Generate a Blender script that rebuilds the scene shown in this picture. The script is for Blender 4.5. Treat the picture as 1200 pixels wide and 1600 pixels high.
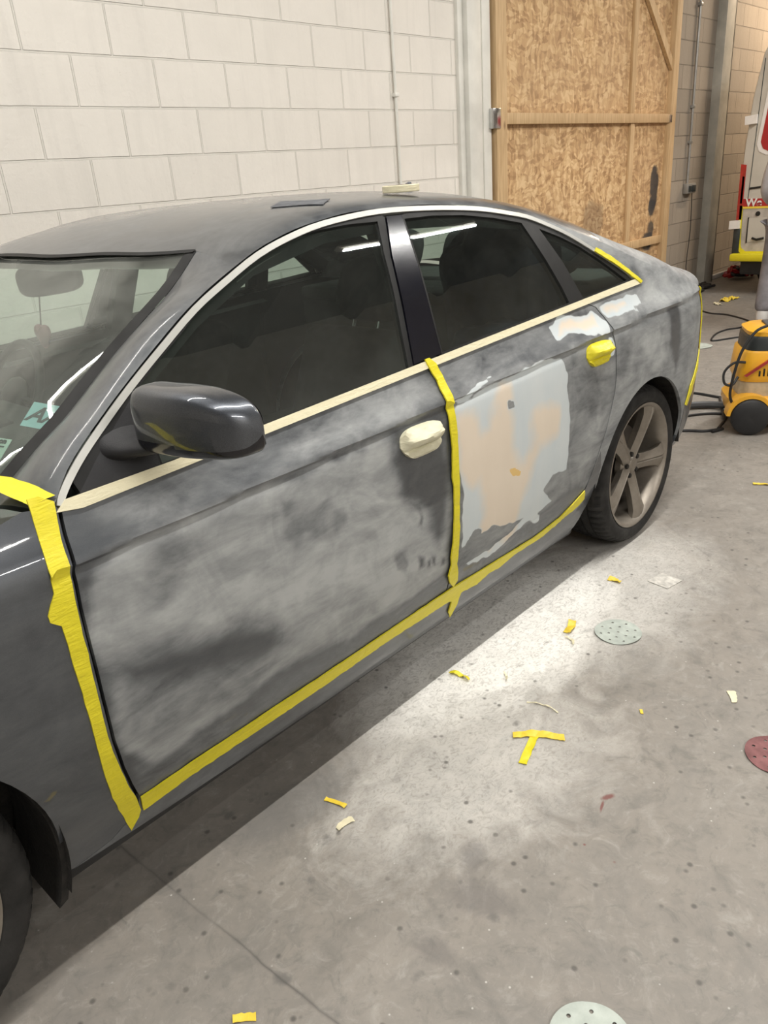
import bpy, bmesh, math, random
from mathutils import Vector, Matrix, noise
from mathutils.geometry import delaunay_2d_cdt
PI=math.pi
noise.seed_set(11)
D=bpy.data; S=bpy.context.scene; COL=S.collection
for o in list(D.objects): D.objects.remove(o)

# ------------------------------------------------------------------ camera
cam=D.cameras.new('camera'); camo=D.objects.new('camera',cam); COL.objects.link(camo)
YAW,PITCH,ROLL,FPX=.7995,-.4057,-.079,1205.1
fw=Vector((math.sin(YAW)*math.cos(PITCH),math.cos(YAW)*math.cos(PITCH),math.sin(PITCH)))
rt=Vector((math.cos(YAW),-math.sin(YAW),0)); up=rt.cross(fw)
r2=rt*math.cos(ROLL)+up*math.sin(ROLL); u2=-rt*math.sin(ROLL)+up*math.cos(ROLL)
M=Matrix((r2,u2,-fw)).transposed().to_4x4(); M.translation=Vector((.0453,-1.2442,1.464))
camo.matrix_world=M
cam.sensor_fit='VERTICAL'; cam.sensor_height=24; cam.lens=24*FPX/1600; cam.clip_start=.02
S.camera=camo
# ------------------------------------------------------------------ world and exposure
w=D.worlds.new('world'); S.world=w; w.use_nodes=True
w.node_tree.nodes['Background'].inputs[0].default_value=(.95,.97,1,1)
w.node_tree.nodes['Background'].inputs[1].default_value=.05
S.view_settings.view_transform='Standard'; S.view_settings.look='None'
S.view_settings.exposure=0.0; S.view_settings.gamma=1; S.view_settings.use_curve_mapping=False
# ceiling batten lamps: (x centre, y, z, length, power, colour)
LAMPS=[(1.9,-.66,4.7,7.5,66,(1,.97,.91)),
       (.1,-4.2,3.7,3.8,40,(1,.97,.92)),
       (7.3,-.3,3.5,2.6,26,(1,.94,.86)),
       (.1,1.75,4.7,3.0,10,(1,.97,.92)),
       (12.5,1.4,3.9,3.0,55,(1,.78,.55)),
       (6.9,-2.6,5.0,2.3,22,(1,.98,.94))]

# ------------------------------------------------------------------ material helpers
class NT:
    def __init__(s,name):
        s.m=D.materials.new(name); s.m.use_nodes=True; s.t=s.m.node_tree; s.n=s.t.nodes; s.l=s.t.links
        s.b=s.n['Principled BSDF']; s.out=s.n['Material Output']; s._tc=None
    def lk(s,a,b): s.l.new(a,b)
    def obj(s):
        if not s._tc: s._tc=s.n.new('ShaderNodeTexCoord')
        return s._tc.outputs['Object']
    def geo(s):
        return s.n.new('ShaderNodeNewGeometry').outputs['Position']
    def mapp(s,v,scale=(1,1,1),loc=(0,0,0),rot=(0,0,0)):
        n=s.n.new('ShaderNodeMapping'); s.lk(v,n.inputs[0]); n.inputs['Scale'].default_value=scale; n.inputs['Location'].default_value=loc; n.inputs['Rotation'].default_value=rot
        return n.outputs[0]
    def noise(s,v,scale,detail=4,rough=.55,dist=0,col=False):
        n=s.n.new('ShaderNodeTexNoise'); s.lk(v,n.inputs['Vector']); n.inputs['Scale'].default_value=scale; n.inputs['Detail'].default_value=detail; n.inputs['Roughness'].default_value=rough; n.inputs['Distortion'].default_value=dist
        return n.outputs['Color' if col else 'Fac']
    def vor(s,v,scale,feat='F1',rand=1,out='Distance'):
        n=s.n.new('ShaderNodeTexVoronoi'); n.feature=feat; s.lk(v,n.inputs['Vector']); n.inputs['Scale'].default_value=scale; n.inputs['Randomness'].default_value=rand
        return n.outputs[out]
    def ramp(s,v,stops):
        n=s.n.new('ShaderNodeValToRGB'); s.lk(v,n.inputs[0]); e=n.color_ramp.elements
        while len(e)<len(stops): e.new(.5)
        for i,(p,c) in enumerate(stops):
            e[i].position=p; e[i].color=(c,c,c,1) if not isinstance(c,tuple) else (*c,1)
        return n.outputs[0]
    def math(s,op,a,b=None,c=None,clamp=False):
        n=s.n.new('ShaderNodeMath'); n.operation=op; n.use_clamp=clamp
        for i,x in enumerate((a,b,c)):
            if x is None: continue
            if isinstance(x,(int,float)): n.inputs[i].default_value=x
            else: s.lk(x,n.inputs[i])
        return n.outputs[0]
    def mix(s,f,a,b,mode='MIX'):
        n=s.n.new('ShaderNodeMix'); n.data_type='RGBA'; n.blend_type=mode
        for sock,x in ((n.inputs[0],f),(n.inputs[6],a),(n.inputs[7],b)):
            if isinstance(x,(int,float)): sock.default_value=x
            elif isinstance(x,tuple): sock.default_value=(*x,1)
            else: s.lk(x,sock)
        return n.outputs[2]
    def mixf(s,f,a,b):
        n=s.n.new('ShaderNodeMix'); n.data_type='FLOAT'
        for sock,x in ((n.inputs[0],f),(n.inputs[2],a),(n.inputs[3],b)):
            if isinstance(x,(int,float)): sock.default_value=x
            else: s.lk(x,sock)
        return n.outputs[0]
    def sep(s,v):
        n=s.n.new('ShaderNodeSeparateXYZ'); s.lk(v,n.inputs[0]); return n.outputs
    def bump(s,h,strength=.3,dist=.01):
        n=s.n.new('ShaderNodeBump'); s.lk(h,n.inputs['Height']); n.inputs['Strength'].default_value=strength; n.inputs['Distance'].default_value=dist
        s.lk(n.outputs[0],s.b.inputs['Normal']); return n.outputs[0]
    def base(s,c,rough=.5,metal=0,spec=None):
        s.b.inputs['Roughness'].default_value=rough; s.b.inputs['Metallic'].default_value=metal
        if spec is not None: s.b.inputs['Specular IOR Level'].default_value=spec
        if isinstance(c,tuple): s.b.inputs['Base Color'].default_value=(*c,1)
        else: s.lk(c,s.b.inputs['Base Color'])
def var_mat(name,c,rough=.5,metal=0,amt=.15,scale=12,bump=0,bscale=80,spec=None,coat=0):
    m=NT(name); o=m.obj(); n=m.noise(o,scale,5)
    d=tuple(max(0,x*(1-amt)) for x in c); l=tuple(min(1,x*(1+amt)) for x in c)
    m.base(m.ramp(n,[(.3,d),(.7,l)]),rough,metal,spec)
    m.lk(m.ramp(n,[(.3,min(1,rough*1.1)),(.7,rough*.88)]),m.b.inputs['Roughness'])
    if bump: m.bump(m.noise(o,bscale,3),bump,.004)
    if coat: m.b.inputs['Coat Weight'].default_value=coat; m.b.inputs['Coat Roughness'].default_value=.04
    return m.m
MAT={}
def build_materials():
    M=MAT
    # painted / sanded body panels: attribute "wear" R sanded haze, G beige filler, B pale primer, A fresh yellow filler
    m=NT('sanded_car_paint'); o=m.obj()
    at=m.n.new('ShaderNodeAttribute'); at.attribute_name='wear'
    sc=m.n.new('ShaderNodeSeparateColor'); m.lk(at.outputs['Color'],sc.inputs[0])
    st=m.noise(m.mapp(o,(2.2,1,7),rot=(0,.35,0)),2.4,8,.62,.6)
    fine=m.noise(m.mapp(o,(3,1,11),rot=(0,.5,0)),9,6,.65)
    sw=m.noise(o,6,6,.6,1.6)
    v=m.math('ADD',m.math('MULTIPLY',m.math('SUBTRACT',st,.5),1.3),m.math('MULTIPLY',m.math('SUBTRACT',sw,.5),.75))
    v=m.math('ADD',v,m.math('MULTIPLY',m.math('SUBTRACT',fine,.5),.4))
    amp=m.math('MULTIPLY',m.math('MINIMUM',m.math('MULTIPLY',sc.outputs[0],3,),1),.85)
    hz=m.math('ADD',sc.outputs[0],m.math('MULTIPLY',v,amp),clamp=True)
    flake=m.noise(o,900,1)
    dark=m.mix(flake,(.036,.040,.047),(.075,.082,.094))
    light=m.mix(sw,(.33,.345,.35),(.47,.48,.475))
    col=m.mix(hz,dark,light)
    pn=m.noise(m.mapp(o,(2,1,.7)),5,5)
    pri=m.mix(pn,(.50,.57,.61),(.66,.68,.67))
    fil=m.mix(pn,(.68,.59,.485),(.76,.67,.56))
    e=m.math('MULTIPLY',m.math('SUBTRACT',m.noise(o,22,6,.65),.5),.9)
    bm=m.ramp(m.math('ADD',sc.outputs[2],m.math('MULTIPLY',e,m.math('MULTIPLY',sc.outputs[2],m.math('SUBTRACT',1.3,sc.outputs[2])))),[(.42,0.),(.58,1.)])
    gm=m.math('MULTIPLY',m.ramp(m.math('ADD',sc.outputs[1],m.math('MULTIPLY',e,.25)),[(.3,0.),(.75,1.)]),bm)
    col=m.mix(bm,col,pri); col=m.mix(gm,col,fil)
    am=m.ramp(m.math('ADD',at.outputs['Alpha'],e),[(.45,0.),(.6,1.)])
    col=m.mix(am,col,(.72,.50,.20))
    m.base(col,.4)
    dull=m.math('MAXIMUM',m.math('MULTIPLY',hz,4.0,clamp=True),bm)
    m.lk(m.mixf(dull,.34,.62),m.b.inputs['Roughness'])
    m.lk(m.mixf(dull,.55,.12),m.b.inputs['Metallic'])
    m.lk(m.mixf(m.math('MAXIMUM',m.math('MULTIPLY',hz,3.2,clamp=True),bm),1,0),m.b.inputs['Coat Weight'])
    m.b.inputs['Coat Roughness'].default_value=.035
    m.lk(m.mixf(bm,.5,.2),m.b.inputs['Specular IOR Level'])
    M['paint']=m.m
    # roof paint: dusty
    m=NT('dusty_car_paint'); o=m.obj()
    n=m.noise(m.mapp(o,(1.2,2.5,2)),3,8,.65,.8); n2=m.noise(o,30,5)
    dz=m.ramp(m.math('ADD',n,m.math('MULTIPLY',m.math('SUBTRACT',n2,.5),.3)),[(.36,.12),(.68,.62)])
    col=m.mix(dz,(.045,.052,.062),(.20,.205,.205)); m.base(col,.4)
    m.lk(m.mixf(dz,.3,.6),m.b.inputs['Roughness']); m.lk(m.mixf(dz,.5,.1),m.b.inputs['Metallic'])
    m.lk(m.mixf(dz,.9,.12),m.b.inputs['Coat Weight']); m.b.inputs['Coat Roughness'].default_value=.1
    M['roof']=m.m
    m=NT('glossy_car_paint'); o=m.obj()
    m.base(m.mix(m.noise(o,700,1),(.045,.049,.057),(.12,.13,.15)),.34,.75)
    m.b.inputs['Coat Weight'].default_value=1; m.b.inputs['Coat Roughness'].default_value=.03
    M['gloss']=m.m
    def glass(name,tint,dust,dcol=(.5,.52,.48),dsc=3,ior=1.95):
        m=NT(name); o=m.obj(); m.n.remove(m.b)
        tr=m.n.new('ShaderNodeBsdfTransparent'); tr.inputs[0].default_value=(*tint,1)
        gl=m.n.new('ShaderNodeBsdfGlossy'); gl.inputs['Roughness'].default_value=.012; gl.inputs[0].default_value=(.95,1,.98,1)
        df=m.n.new('ShaderNodeBsdfDiffuse'); df.inputs[0].default_value=(*dcol,1)
        fr=m.n.new('ShaderNodeFresnel'); bf=m.n.new('ShaderNodeNewGeometry').outputs['Backfacing']; m.lk(m.mixf(bf,ior,1/ior),fr.inputs['IOR'])
        mx=m.n.new('ShaderNodeMixShader'); m.lk(fr.outputs[0],mx.inputs[0]); m.lk(tr.outputs[0],mx.inputs[1]); m.lk(gl.outputs[0],mx.inputs[2])
        mx2=m.n.new('ShaderNodeMixShader'); n=m.noise(m.mapp(o,(1,1.6,1)),dsc,7,.65,1)
        m.lk(m.ramp(n,[(.35,dust*.35),(.7,dust)]),mx2.inputs[0]); m.lk(mx.outputs[0],mx2.inputs[1]); m.lk(df.outputs[0],mx2.inputs[2])
        m.lk(mx2.outputs[0],m.out.inputs[0]); return m.m
    M['glass']=glass('tinted_side_glass',(.52,.61,.57),.035)
    M['wglass']=glass('dusty_hazed_windshield_glass',(.74,.83,.78),.22,ior=1.8)  # dust film also carries the wall's reflection as a diffuse haze
    M['farglass']=glass('clear_far_glass',(.74,.84,.80),.03,ior=1.5)
    M['rubber']=var_mat('black_window_rubber',(.012,.012,.012),.5,amt=.3,spec=.25)
    M['blackplastic']=var_mat('grained_black_plastic',(.022,.022,.024),.5,amt=.2,bump=.25,bscale=600,spec=.3)
    M['glossblack']=var_mat('gloss_black_pillar',(.007,.007,.011),.15,amt=.2,coat=.3)
    M['tyre']=var_mat('dusty_tyre_rubber',(.022,.021,.020),.75,amt=.5,scale=14,bump=.2,bscale=200,spec=.25)
    m=NT('dirty_alloy'); o=m.obj(); n=m.noise(o,9,6); n2=m.noise(o,60,4)
    m.base(m.mix(m.math('ADD',n,m.math('MULTIPLY',m.math('SUBTRACT',n2,.5),.4)),(.16,.135,.11),(.36,.325,.28)),.42,.55)
    M['alloy']=m.m
    M['darkmetal']=var_mat('dark_dirty_metal',(.02,.018,.016),.6,.4,amt=.4)
    M['brake']=var_mat('brake_disc_metal',(.10,.09,.08),.45,.8,amt=.3)
    M['rust']=var_mat('dark_wheelhouse_felt',(.012,.010,.008),.95,amt=.6,scale=30,bump=.5,bscale=120)
    def tape(name,c1,c2,tr=0.0):
        m=NT(name); o=m.obj()
        n=m.noise(m.mapp(o,(5,5,22)),6,4,.6,.6); n2=m.noise(m.mapp(o,(30,30,4)),3,3)
        m.base(m.mix(n,c1,c2),.45)
        m.bump(m.math('ADD',m.math('MULTIPLY',n,1.0),m.math('MULTIPLY',n2,.15)),.35,.006)
        return m.m
    M['ytape']=tape('yellow_masking_tape',(.62,.54,.012),(.80,.69,.025))
    M['otape']=tape('old_yellow_masking_tape',(.72,.50,.02),(.85,.66,.10))
    M['ctape']=tape('cream_masking_tape',(.66,.60,.40),(.78,.73,.54))
    M['strim']=var_mat('satin_window_trim',(.50,.50,.47),.35,.35,amt=.08)
    M['htape']=tape('crumpled_cream_paper_tape',(.56,.53,.38),(.72,.69,.52))
    M['interior']=var_mat('dark_grey_trim',(.045,.048,.047),.8,amt=.2)
    M['seat']=var_mat('charcoal_seat_cloth',(.028,.029,.030),.85,amt=.3,scale=30,bump=.2,bscale=400)
    M['jacket']=var_mat('navy_jacket_cloth',(.022,.027,.050),.75,amt=.5,scale=14,bump=.8,bscale=22)
    M['headliner']=var_mat('pale_headliner',(.30,.30,.27),.9,amt=.05)
    M['pink']=var_mat('faded_pink_freshener',(.30,.14,.14),.5,amt=.2)
    M['chrome']=var_mat('bright_metal',(.6,.6,.6),.2,1,amt=.1)
    M['redlens']=var_mat('red_lamp_lens',(.35,.015,.015),.2,amt=.3,coat=.6)
    M['headlens']=var_mat('headlamp_lens',(.45,.48,.5),.12,amt=.1,coat=1)
    # painted white block wall
    def blocks(name,c1,c2,mortar,xo,zo,bump,wear):
        m=NT(name); g=m.geo(); x,y,z=m.sep(g)
        cb=m.n.new('ShaderNodeCombineXYZ'); m.lk(m.math('SUBTRACT',x,xo),cb.inputs[0]); m.lk(m.math('SUBTRACT',z,zo),cb.inputs[1])
        nz=m.noise(g,5,3,col=True)
        vm=m.n.new('ShaderNodeVectorMath'); vm.operation='SCALE'; vm.inputs[3].default_value=.006; m.lk(nz,vm.inputs[0])
        va=m.n.new('ShaderNodeVectorMath'); m.lk(cb.outputs[0],va.inputs[0]); m.lk(vm.outputs[0],va.inputs[1])
        b=m.n.new('ShaderNodeTexBrick'); m.lk(va.outputs[0],b.inputs['Vector'])
        b.offset=.5; b.inputs['Scale'].default_value=1; b.inputs['Brick Width'].default_value=.45; b.inputs['Row Height'].default_value=.225
        b.inputs['Mortar Size'].default_value=.006; b.inputs['Mortar Smooth'].default_value=.35; b.inputs['Bias'].default_value=0
        b.inputs['Color1'].default_value=(*c1,1); b.inputs['Color2'].default_value=(*c2,1); b.inputs['Mortar'].default_value=(*mortar,1)
        n=m.noise(g,3,6,.6); pit=m.ramp(m.vor(g,45,rand=1),[(.02,1.),(.07,0.)]); pm=m.ramp(m.noise(g,7,3),[(.55,0.),(.62,1.)])
        pits=m.math('MULTIPLY',pit,pm)
        col=m.mix(m.ramp(n,[(.35,0.),(.75,wear)]),b.outputs['Color'],tuple(c*.8 for c in c1))
        streak=m.ramp(m.noise(m.mapp(g,(6,1,.5)),2,5,.6),[(.5,0.),(.75,wear)])
        col=m.mix(streak,col,tuple(c*.75 for c in c1)); col=m.mix(m.math('MULTIPLY',pits,.45),col,tuple(c*.45 for c in c1))
        m.base(col,.7)
        h=m.math('SUBTRACT',1,b.outputs['Fac']); h=m.math('ADD',h,m.math('MULTIPLY',m.noise(g,40,4),.25)); h=m.math('SUBTRACT',h,m.math('MULTIPLY',pits,.4))
        m.bump(h,bump,.012); return m.m
    M['wallwhite']=blocks('white_painted_blockwork',(.80,.76,.70),(.77,.73,.67),(.70,.67,.61),1.9489-.006,1.8918,.8,.3)
    M['wallgrey']=blocks('bare_concrete_blockwork',(.36,.31,.255),(.27,.235,.195),(.17,.145,.12),1.9489-.1,1.8918,.8,.75)
    M['plainwall']=var_mat('grey_sheeting',(.55,.54,.52),.8,amt=.1,scale=3)
    M['ceil']=var_mat('dark_roof_sheeting',(.07,.07,.07),.85,amt=.15,scale=2)
    M['whitesteel']=var_mat('white_painted_steel',(.72,.71,.66),.5,amt=.08,scale=6,bump=.1,bscale=60)
    M['greysteel']=var_mat('grey_painted_steel',(.42,.40,.35),.5,amt=.15,scale=6)
    M['conduit']=var_mat('grey_conduit_metal',(.38,.37,.35),.35,.5,amt=.15)
    # OSB
    m=NT('oriented_strand_board'); o=m.obj()
    dm=m.noise(o,3,3,col=True)
    vm=m.n.new('ShaderNodeVectorMath'); vm.operation='SCALE'; vm.inputs[3].default_value=.25; m.lk(dm,vm.inputs[0])
    va=m.n.new('ShaderNodeVectorMath'); m.lk(o,va.inputs[0]); m.lk(vm.outputs[0],va.inputs[1])
    v1=m.n.new('ShaderNodeTexVoronoi'); m.lk(m.mapp(va.outputs[0],(9,1,26),rot=(0,.5,0)),v1.inputs['Vector']); v1.inputs['Scale'].default_value=1.6
    v2=m.n.new('ShaderNodeTexVoronoi'); m.lk(m.mapp(va.outputs[0],(26,1,9),rot=(0,-.4,0)),v2.inputs['Vector']); v2.inputs['Scale'].default_value=1.4
    f=m.mix(.5,v1.outputs['Color'],v2.outputs['Color']); s1=m.sep(f)
    col=m.ramp(s1[0],[(.15,(.33,.19,.085)),(.4,(.50,.31,.15)),(.6,(.58,.38,.19)),(.85,(.72,.52,.29))])
    col=m.mix(m.ramp(m.noise(o,1.2,4),[(.35,0.),(.7,.35)]),col,(.42,.29,.17))
    x,y,z=m.sep(m.geo())
    def stain(cx,cz,sx,sz,k):
        a=m.math('POWER',m.math('DIVIDE',m.math('SUBTRACT',x,cx),sx),2); b=m.math('POWER',m.math('DIVIDE',m.math('SUBTRACT',z,cz),sz),2)
        dd=m.math('ADD',m.math('ADD',a,b),m.math('MULTIPLY',m.math('SUBTRACT',m.noise(m.geo(),9,5),.5),1.8))
        return m.ramp(dd,[(.55,k),(1.15,0.)])
    for a in ((8.42,1.17,.11,.25,.93),(8.40,.99,.09,.10,.93),(8.34,.66,.2,.10,.9),(8.40,.72,.08,.16,.85),(7.15,.95,.22,.22,.35)):
        col=m.mix(stain(*a),col,(.035,.035,.038))
    m.base(col,.7); m.bump(s1[1],.12,.004); M['osb']=m.m
    m=NT('sawn_pine'); o=m.obj(); n=m.noise(m.mapp(o,(14,14,1.2)),3,5,.6,.4)
    kn=m.ramp(m.vor(m.mapp(o,(3,3,1.5)),1.5),[(.04,1.),(.1,0.)])
    m.base(m.mix(kn,m.ramp(n,[(.3,(.46,.30,.15)),(.7,(.64,.46,.26))]),(.20,.10,.045)),.65); M['pine']=m.m
    m=NT('sawn_pine_shaded'); 
    # floor
    m=NT('dusty_concrete_floor'); g=m.geo(); x,y,z=m.sep(g)
    n1=m.noise(g,.9,7,.6,.5); n2=m.noise(g,5,8,.68,1.2); n3=m.noise(g,40,5,.6); sw=m.noise(m.mapp(g,(1,1.5,1),rot=(0,0,.6)),2.6,9,.72,2.5)
    col=m.mix(m.ramp(n1,[(.3,0.),(.7,1.)]),(.235,.212,.186),(.30,.274,.243))
    col=m.mix(m.ramp(n2,[(.4,0.),(.72,.55)]),col,(.18,.172,.16))
    col=m.mix(m.ramp(sw,[(.54,0.),(.75,.34)]),col,(.42,.395,.36))
    n5=m.noise(m.mapp(g,loc=(5,2,0)),11,7,.7,.6)
    col=m.mix(m.ramp(n5,[(.52,0.),(.70,.5)]),col,(.15,.14,.125)); col=m.mix(m.ramp(n5,[(.26,.55),(.42,0.)]),col,(.40,.38,.345))
    col=m.mix(m.ramp(n3,[(.3,.0),(.8,.22)]),col,(.12,.115,.11))
    def ell(cx,cy,ax,ay,rot,wob,lo,hi,ns=2.5):
        dx=m.math('SUBTRACT',x,cx); dy=m.math('SUBTRACT',y,cy); c,s_=math.cos(rot),math.sin(rot)
        u=m.math('DIVIDE',m.math('ADD',m.math('MULTIPLY',dx,c),m.math('MULTIPLY',dy,s_)),ax)
        v=m.math('DIVIDE',m.math('SUBTRACT',m.math('MULTIPLY',dy,c),m.math('MULTIPLY',dx,s_)),ay)
        r=m.math('SQRT',m.math('ADD',m.math('MULTIPLY',u,u),m.math('MULTIPLY',v,v)))
        r=m.math('ADD',r,m.math('MULTIPLY',m.math('SUBTRACT',m.noise(g,ns,8,.7,1.5),.5),wob))
        return m.ramp(m.math('SUBTRACT',1.5,r),[(max(0,1.5-hi),0.),(min(1,1.5-lo),1.)])
    # sanding dust below the rear door, with light painted into the sill patch
    d1=ell(1.98,.07,.66,.30,0,.8,.70,1.25); d2=ell(2.45,-.1,.55,.30,.15,1.1,.3,1.3); d3=ell(1.35,-.22,.45,.30,-.2,1.5,.3,1.2,5); lit_dust=ell(1.90,.20,.20,.055,-.33,.35,.9,1.05,4)
    dd=m.math('MAXIMUM',m.math('MULTIPLY',d1,1.0),m.math('MULTIPLY',d2,.55)); dd=m.math('MAXIMUM',dd,m.math('MULTIPLY',d3,.4)); dd=m.math('MAXIMUM',dd,m.math('MULTIPLY',lit_dust,.6))
    n6=m.noise(m.mapp(g,loc=(9,4,0)),17,10,.75,1.0); n7=m.noise(m.mapp(g,(1,1.4,1),rot=(0,0,.5)),38,8,.7,2.0)
    col=m.mix(m.ramp(n6,[(.34,.6),(.47,0.)]),col,(.15,.143,.13)); col=m.mix(m.ramp(n6,[(.56,0.),(.72,.45)]),col,(.43,.405,.37))
    tex=m.math('MULTIPLY',m.ramp(n2,[(.25,1.),(.8,.62)]),m.ramp(n7,[(.36,.45),(.52,1.)]))
    col=m.mix(m.math('MULTIPLY',dd,tex),col,(.88,.865,.825))
    # dark wet-looking stains
    for st_ in ((1.02,-.50,.05,.10,.2,1.4,.3,1.1,14),(1.10,-.42,.05,.035,.4,1.5,.3,1.1,20),(.86,-.50,.03,.06,.2,1.4,.3,1.1,20)): col=m.mix(m.math('MULTIPLY',ell(*st_),.5),col,(.13,.12,.115))
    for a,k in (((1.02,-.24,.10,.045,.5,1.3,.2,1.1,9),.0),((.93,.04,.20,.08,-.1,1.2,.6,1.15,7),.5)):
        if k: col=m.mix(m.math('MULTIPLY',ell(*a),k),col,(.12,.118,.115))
    # small dark drips in the foreground
    sp=m.ramp(m.vor(m.mapp(g,(1,1,.01)),19),[(.07,1.),(.16,0.)]); spm=m.ramp(m.noise(g,2.2,4,.6),[(.44,0.),(.54,1.)])
    col=m.mix(m.math('MULTIPLY',m.math('MULTIPLY',sp,spm),.75),col,(.075,.07,.065))
    sp2=m.ramp(m.math('ADD',m.vor(g,7),m.math('MULTIPLY',m.noise(g,30,4),.35)),[(.22,1.),(.30,0.)]); spm2=m.ramp(m.noise(g,1.7,3),[(.47,0.),(.55,1.)])
    col=m.mix(m.math('MULTIPLY',m.math('MULTIPLY',sp2,spm2),.6),col,(.11,.105,.10))
    ws=m.ramp(m.vor(m.mapp(g,loc=(3,1,0)),26),[(.03,1.),(.08,0.)]); wm=m.ramp(m.noise(g,3.1,3),[(.46,0.),(.56,1.)])
    col=m.mix(m.math('MULTIPLY',m.math('MULTIPLY',ws,wm),.7),col,(.62,.60,.56))
    # red paint drips
    rd=m.math('MAXIMUM',ell(1.462,-.572,.022,.009,-.5,1.0,.5,1.1,40),ell(1.425,-.575,.022,.004,.3,1.0,.5,1.1,40))
    col=m.mix(m.math('MULTIPLY',rd,.8),col,(.16,.045,.04))
    rs=m.ramp(m.vor(m.mapp(g,(1,1,.01),loc=(.4,.7,0)),30),[(.06,1.),(.14,0.)])
    col=m.mix(m.math('MULTIPLY',m.math('MULTIPLY',rs,ell(1.30,-.63,.12,.05,.3,.6,.6,1.1,6)),.8),col,(.18,.05,.045))
    # slab joint running away under the car
    wob=m.math('MULTIPLY',m.math('SUBTRACT',m.noise(g,6,4),.5),.018)
    jd=m.math('ABSOLUTE',m.math('ADD',m.math('SUBTRACT',x,.60),m.math('ADD',m.math('MULTIPLY',y,.05),wob)))
    jm=m.ramp(jd,[(.0012,1.),(.0045,0.)]); jm=m.math('MULTIPLY',jm,m.ramp(m.noise(g,4,3),[(.35,.35),(.6,1.)]))
    jw=m.ramp(jd,[(.01,.10),(.05,0.)])
    col=m.mix(m.math('MULTIPLY',jm,.8),col,(.09,.085,.08)); col=m.mix(jw,col,(.13,.125,.12))
    cr=m.ramp(m.vor(m.mapp(g,(1,1,.01),loc=(.3,.2,0)),.55,'DISTANCE_TO_EDGE'),[(.0015,1.),(.004,0.)])
    col=m.mix(m.math('MULTIPLY',cr,m.ramp(n2,[(.45,0.),(.6,.3)])),col,(.10,.095,.09))
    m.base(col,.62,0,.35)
    m.lk(m.mixf(m.ramp(n1,[(.3,0.),(.7,1.)]),.45,.7),m.b.inputs['Roughness'])
    h=m.math('ADD',m.math('MULTIPLY',n2,.6),m.math('MULTIPLY',n3,.3)); h=m.math('SUBTRACT',h,m.math('MULTIPLY',jm,.8))
    m.bump(h,.25,.008); M['floor']=m.m
    M['vanwhite']=var_mat('grubby_white_van_paint',(.50,.47,.41),.35,amt=.08,scale=4,coat=.4)
    M['vanfiller']=var_mat('flatted_beige_primer',(.42,.38,.33),.7,amt=.2,scale=9)
    M['vanred']=var_mat('red_van_stripe',(.36,.022,.022),.4,amt=.08)
    M['white']=var_mat('white_gloss',(.75,.72,.68),.4,amt=.05)
    M['black']=var_mat('black_rubber',(.015,.015,.016),.55,amt=.3)
    M['hosegrey']=var_mat('grey_vacuum_hose',(.06,.062,.066),.5,amt=.2)
    M['vacyellow']=var_mat('orange_yellow_plastic',(.80,.40,.02),.38,amt=.08,coat=.3)
    M['vacclear']=var_mat('dusty_pale_plastic',(.50,.40,.26),.5,amt=.2,scale=20)
    M['vacdark']=var_mat('dark_green_grey_plastic',(.025,.03,.03),.4,amt=.3)
    M['trouser']=var_mat('grey_work_trousers',(.21,.20,.215),.9,amt=.25,scale=10,bump=.5,bscale=40)
    M['shirt']=var_mat('light_grey_overall_top',(.45,.44,.46),.9,amt=.15,scale=10,bump=.4,bscale=30)
    M['sock']=var_mat('white_sock',(.62,.60,.58),.9,amt=.05)
    M['skin']=var_mat('skin',(.45,.27,.20),.5,amt=.08)
    M['hair']=var_mat('dark_hair',(.03,.022,.018),.7,amt=.4,scale=60)
    M['green_disc']=var_mat('pale_green_abrasive',(.42,.46,.42),.85,amt=.15,scale=25)
    M['maroon_disc']=var_mat('maroon_abrasive',(.20,.085,.085),.85,amt=.35,scale=25)
    M['grey_paper']=var_mat('grey_sanding_paper',(.10,.105,.115),.8,amt=.3,scale=25)
    M['white_paper']=var_mat('smeared_white_sanding_sheet',(.55,.53,.49),.8,amt=.3,scale=45)
    M['teal']=var_mat('pale_teal_sticker',(.28,.50,.52),.6,amt=.1)
    M['paleteal']=var_mat('pale_green_paper_sticker',(.40,.52,.46),.6,amt=.08)
    M['ink']=var_mat('dark_printed_ink',(.02,.035,.035),.6,amt=.1)
    M['brown']=var_mat('brown_card_core',(.14,.09,.05),.8,amt=.2)
    M['film']=var_mat('dusty_trampled_film',(.55,.54,.50),.5,amt=.25,scale=12,bump=.5,bscale=18)
    m=NT('lamp_tube_glow'); m.b.inputs['Emission Color'].default_value=(1,.97,.92,1); m.b.inputs['Emission Strength'].default_value=14; m.base((.9,.9,.9),.5); M['tube']=m.m
    D.materials.remove(D.materials['sawn_pine_shaded'])
build_materials()

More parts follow.
